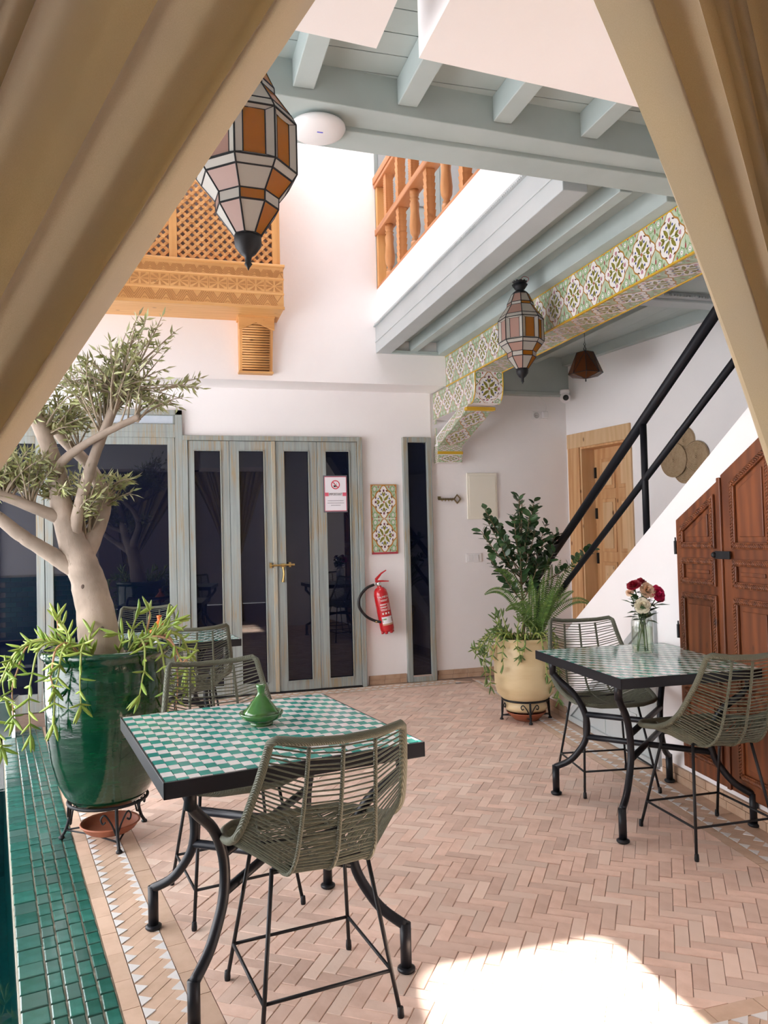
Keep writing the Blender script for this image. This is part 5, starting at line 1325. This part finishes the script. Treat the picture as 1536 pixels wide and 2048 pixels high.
stand('plant_stand', 'black iron stand with scrolls under the cream pot', (KX,KY,0), .178, .16, math.radians(-105), 4, .01)
s2 = empty('drip_saucer', 'terracotta drip saucer under the cream pot', 'saucer', (KX-.01,KY-.03,.006))
MB().lathe([(.0001,0),(.09,0),(.12,.03),(.150,.058),(.152,.064),(.145,.064),(.115,.036),(.085,.010),(.0001,.008)], 36).build('dish', TERR, s2, True)
FIC = M('ficus_leaf', (.045,.105,.040), .3, rv=.4, c3=(.075,.15,.06)); FST = M('ficus_stem', (.25,.17,.10), .8)
OV = [(0,0,0),(.18,.20,.03),(.5,.33,.06),(.82,.22,.04),(1,0,-.02),(.82,-.22,.04),(.5,-.33,.06),(.18,-.20,.03),(.5,0,0)]
FLEAF = MB().add(OV, [(0,1,8),(1,2,8),(2,3,8),(3,4,8),(4,5,8),(5,6,8),(6,7,8),(7,0,8)]).mesh('leaf', FIC, True)
fc = empty('ficus_plant', 'dark green round leaved ficus in the cream pot', 'plant', (KX,KY,.60)); F0 = V(fc.location); r3 = random.Random(21)
extra = MB()
main = smooth_path([V((KX,KY,.58))-F0, V((KX+.005,KY,.85))-F0, V((KX-.01,KY,1.15))-F0, V((KX+.01,KY,1.45))-F0, V((KX+.02,KY,1.68))-F0], 5)
MB().tube(main, [lerp(.013,.005,i/(len(main)-1)) for i in range(len(main))], 8).build('trunk', FST, fc, True)
ends = [(-.30,0,1.64),(-.26,.05,1.55),(-.35,-.05,1.46),(-.22,-.1,1.36),(-.24,.05,1.24),(-.20,-.08,1.14),(-.05,-.1,1.70),(.02,.05,1.72),(.10,-.05,1.68),(.16,.05,1.62),(.20,-.05,1.50),(.15,-.1,1.38),(.30,.0,1.40),(.24,-.08,1.28),(.58,-.05,1.29),(-.12,.1,1.48),(.05,-.15,1.45),(-.08,-.15,1.3),(.08,-.12,1.2),(.35,.05,1.42),(-.12,-.14,1.57),(.0,-.16,1.56),(.10,.1,1.5)]
for (dx,dy,z) in ends:
    e = V((KX+dx,KY+dy,z))-F0; zs_ = max(.15,min(.9,(z-.60)*.55+.02)); i = min(len(main)-1,int((zs_)/1.1*len(main))); a = main[i]
    c = a.lerp(e,.5)+V((dx*.1,dy*.1,-.02)); q = [a.lerp(c,u).lerp(c.lerp(e,u),u) for u in [k/8 for k in range(9)]]
    MB().tube(q, [lerp(.006,.0025,k/8) for k in range(9)], 5).build('twig', FST, fc, True)
    nl = 12
    for k in range(nl):
        u = .28+.72*k/(nl-1) if dx < .5 else (.45+.55*k/(nl-1)); j = min(7,int(u*8)); p = q[j].lerp(q[j+1],u*8-j); t = (q[j+1]-q[j]).normalized(); s = t.orthogonal().normalized(); s.rotate(Matrix.Rotation(r3.uniform(0,2*PI),3,t))
        d = (s+t*.5+V((0,0,.25))).normalized(); up = V((r3.uniform(-.4,.4),-.6+r3.uniform(-.4,.4),1)); y_ = up.cross(d); L = r3.uniform(.062,.09)
        place('leaf', FLEAF, fc, frame(p, d, y_) @ Matrix.Diagonal((L,L,L,1)))
        L = r3.uniform(.055,.08); d2 = (s*-1+t*.4+V((r3.uniform(-.4,.4),r3.uniform(-.4,.4),.2))).normalized(); Mx = frame(p-t*.015, d2, V((0,0,1)).cross(d2)) @ Matrix.Diagonal((L,L,L,1))
        extra.add([Mx @ V(v_) for v_ in OV], [(0,1,8),(1,2,8),(2,3,8),(3,4,8),(4,5,8),(5,6,8),(6,7,8),(7,0,8)])
extra.build('leaf_mass', FIC, fc, True)['kind'] = 'stuff'
FRN = M('fern_green', (.095,.19,.040), .5, rv=.22, c3=(.17,.27,.06))
fn = empty('fern', 'feathery green fern in the cream pot against the stair rail', 'fern', (KX+.06,KY-.05,.60)); N0 = V(fn.location)
def frond(end, mid_, w0):
    a = V((r3.uniform(-.03,.03),r3.uniform(-.03,.03),0)); e = V(end)-N0; c = V(mid_)-N0
    q = [a.lerp(c,u).lerp(c.lerp(e,u),u) for u in [k/40 for k in range(41)]]; mb = MB().tube(q, [lerp(.003,.001,k/40) for k in range(41)], 4)
    view = V((.35,1,-.1))
    for k in range(5,41):
        t = (q[min(k+1,40)]-q[k-1]).normalized(); s = t.cross(view).normalized(); n = s.cross(t)
        w_ = w0*math.sin(PI*min(1,(k+1)/41*.93+.07))**.6
        for sg in (1,-1):
            p = q[k]; mb.add([p, p+s*sg*w_*.5+t*.011+n*.004, p+s*sg*w_+t*.012-n*.006, p+s*sg*w_*.5-t*.003], [(0,1,2,3)])
    mb.build('frond', FRN, fn)
fx, fy = KX+.06, KY-.05
for e, m_ in (((fx+.42,fy-.05,1.28),(fx+.22,fy,1.05)),((fx+.14,fy-.02,1.24),(fx+.11,fy,1.0)),((fx-.33,fy-.05,1.16),(fx-.12,fy-.02,1.18)),((fx-.42,fy-.05,.98),(fx-.18,fy,1.12)),((fx+.30,fy-.1,.98),(fx+.15,fy-.05,.92)),
             ((fx+.46,fy-.08,.86),(fx+.30,fy-.05,1.02)),((fx+.20,fy+.05,1.18),(fx+.15,fy,1.0)),((fx+.05,fy-.1,1.10),(fx+.03,fy-.05,.9)),((fx-.06,fy-.1,1.12),(fx-.03,fy-.05,.9)),((fx+.28,fy+.05,1.22),(fx+.17,fy,.95)),
             ((fx-.16,fy-.1,.90),(fx-.06,fy-.05,.95)),((fx+.12,fy-.12,1.02),(fx+.06,fy-.1,.85)),((fx+.36,fy,1.10),(fx+.2,fy,.92)),((fx-.25,fy-.05,.85),(fx-.1,fy-.05,.98)),((fx+.02,fy+.02,1.16),(fx+.02,fy,.9)),((fx+.24,fy-.06,1.12),(fx+.12,fy-.03,.88))): frond(e, m_, .036)
sc2 = empty('trailing_succulent', 'dark green trailing succulent spilling over the cream pot', 'plant', (KX,KY,.62))
trail(sc2, V(sc2.location), (KX,KY), .205, .63, [(180,.10,.20),(195,.14,.28),(170,.18,.14),(205,.10,.34),(215,.05,.18),(190,.20,.08),(160,.12,.06),(225,.04,.10),(-75,.03,.34),(-60,.03,.46),(-85,.02,.26),(-50,.05,.38),(250,.03,.12),(-40,.04,.25),
      (175,.10,-.10),(200,.05,-.12),(160,.05,-.10),(220,.0,-.08),(240,-.03,-.08),(185,.15,-.06),(150,.05,-.12),(265,-.03,-.04),(-70,-.02,-.04),(205,.12,-.03)], FL2, (SST,SST), r3, (.045,.07), .052)

# ================================================================== CURTAINS
def Mcurt():
    m, nt, b = nmat('khaki_curtain'); out = nt.nodes['Material Output']; b.inputs['Roughness'].default_value = .9
    b.inputs['Sheen Weight'].default_value = .3
    v = coords(nt, (1,1,1)); n1 = noise(nt, coords(nt, (1300,1300,500)), 1, 2); n2 = noise(nt, v, 3, 3)
    col = mix(nt, ramp(nt, n1, .3, .7), (.60,.485,.30), (.50,.40,.235)); col = mix(nt, ramp(nt, n2, .4, .7), col, (.46,.39,.28))
    lk(nt, col, b.inputs['Base Color']); bump(nt, b, n1, .12, .001)
    t = nd(nt, 'ShaderNodeBsdfTranslucent'); t.inputs[0].default_value = (.50,.36,.16,1); ms = nd(nt, 'ShaderNodeMixShader'); ms.inputs[0].default_value = .20
    lk(nt, b.outputs[0], ms.inputs[1]); lk(nt, t.outputs[0], ms.inputs[2]); lk(nt, ms.outputs[0], out.inputs[0]); return m
CURT = Mcurt(); HEM = M('hem_thread', (.55,.49,.38), .9)
def curtain(label, xe, xo, tie, edge, phase, folds, amp, yc=1.0, ztop=2.60):
    t = empty('curtain', label, 'curtain', (xe,yc,ztop)); C0 = V(t.location)
    NA, NB = 220, 60; sgn = 1 if xo > xe else -1; W = abs(xo-xe); mb = MB(); grid = []
    for j in range(NB+1):
        b = j/NB
        for i in range(NA+1):
            a = i/NA
            # pleats are uneven: warp the phase
            ph = 2*PI*folds*(a + .045*math.sin(2*PI*a*2.3+phase) + .02*math.sin(2*PI*a*5.1+2*phase)) + phase
            top = V((xe+sgn*W*a, yc, ztop)); bot = V((tie[0]+sgn*.16*a, yc+.03*math.sin(3*a), tie[1]-.10*a))
            p = top.lerp(bot, b)
            sag = math.sin(PI*b)*edge*(1-a)**1.5
            p.x += sgn*-1*sag; 
            A = amp*(1-.62*b)*(.75+.35*math.sin(a*9+phase))
            f = math.sin(ph) + .22*math.sin(2*ph+.8)
            if a < .045: f = -1.15*math.sin(PI*a/.045)*(1-.25*b) + f*(a/.045)**2
            p.y += A*f; p.x += -.40*A*math.cos(ph)*min(1,a*9)
            grid.append(p-C0)
    n = NA+1
    mb.add(grid, [(j*n+i,j*n+i+1,(j+1)*n+i+1,(j+1)*n+i) for j in range(NB) for i in range(NA)])
    mb.build('drape', CURT, t, True)
    # rolled hem down the leading edge, and the tail under the tie
    h = [grid[j*n]+V((sgn*.004,-.004,0)) for j in range(NB+1)]
    MB().tube(h, .0022, 6).build('edge_hem', HEM, t, True)
    tail = []; q = []
    for j in range(13):
        b = j/12
        for i in range(61):
            a = i/60; x = tie[0]+sgn*(.16*a + (a-.5)*.22*b); z = tie[1]-.10*a*(1-b) - b*(tie[1]-.02)
            tail.append(V((x, yc+(.02+.03*b)*math.sin(a*38), max(z,.015)))-C0)
    MB().add(tail, [(j*61+i,j*61+i+1,(j+1)*61+i+1,(j+1)*61+i) for j in range(12) for i in range(60)]).build('tail', CURT, t, True)
    cx = tie[0]+sgn*.08
    MB().tube([V((cx+.10*math.cos(2*PI*k/24),yc+.05*math.sin(2*PI*k/24),tie[1]-.05-.05*sgn*math.cos(2*PI*k/24)*sgn))-C0 for k in range(24)], .012, 8, closed=True).build('tie_band', CURT, t, True)
    return t
curtain('khaki curtain tied back across the upper left', .475, -.80, (-.455,1.095), .0, .6, 10.5, .078)
curtain('khaki curtain tied back across the upper right', .455, 1.75, (1.085,1.06), -.045, 2.2, 12.5, .066)
rod = empty('curtain_rod', 'dark rod under the lintel carrying both curtains', 'curtain rod', (.45,1.0,2.615))
MB().tube([(-1.5,0,0),(1.5,0,0)], .012, 10).build('rod_bar', IRONM, rod, True)
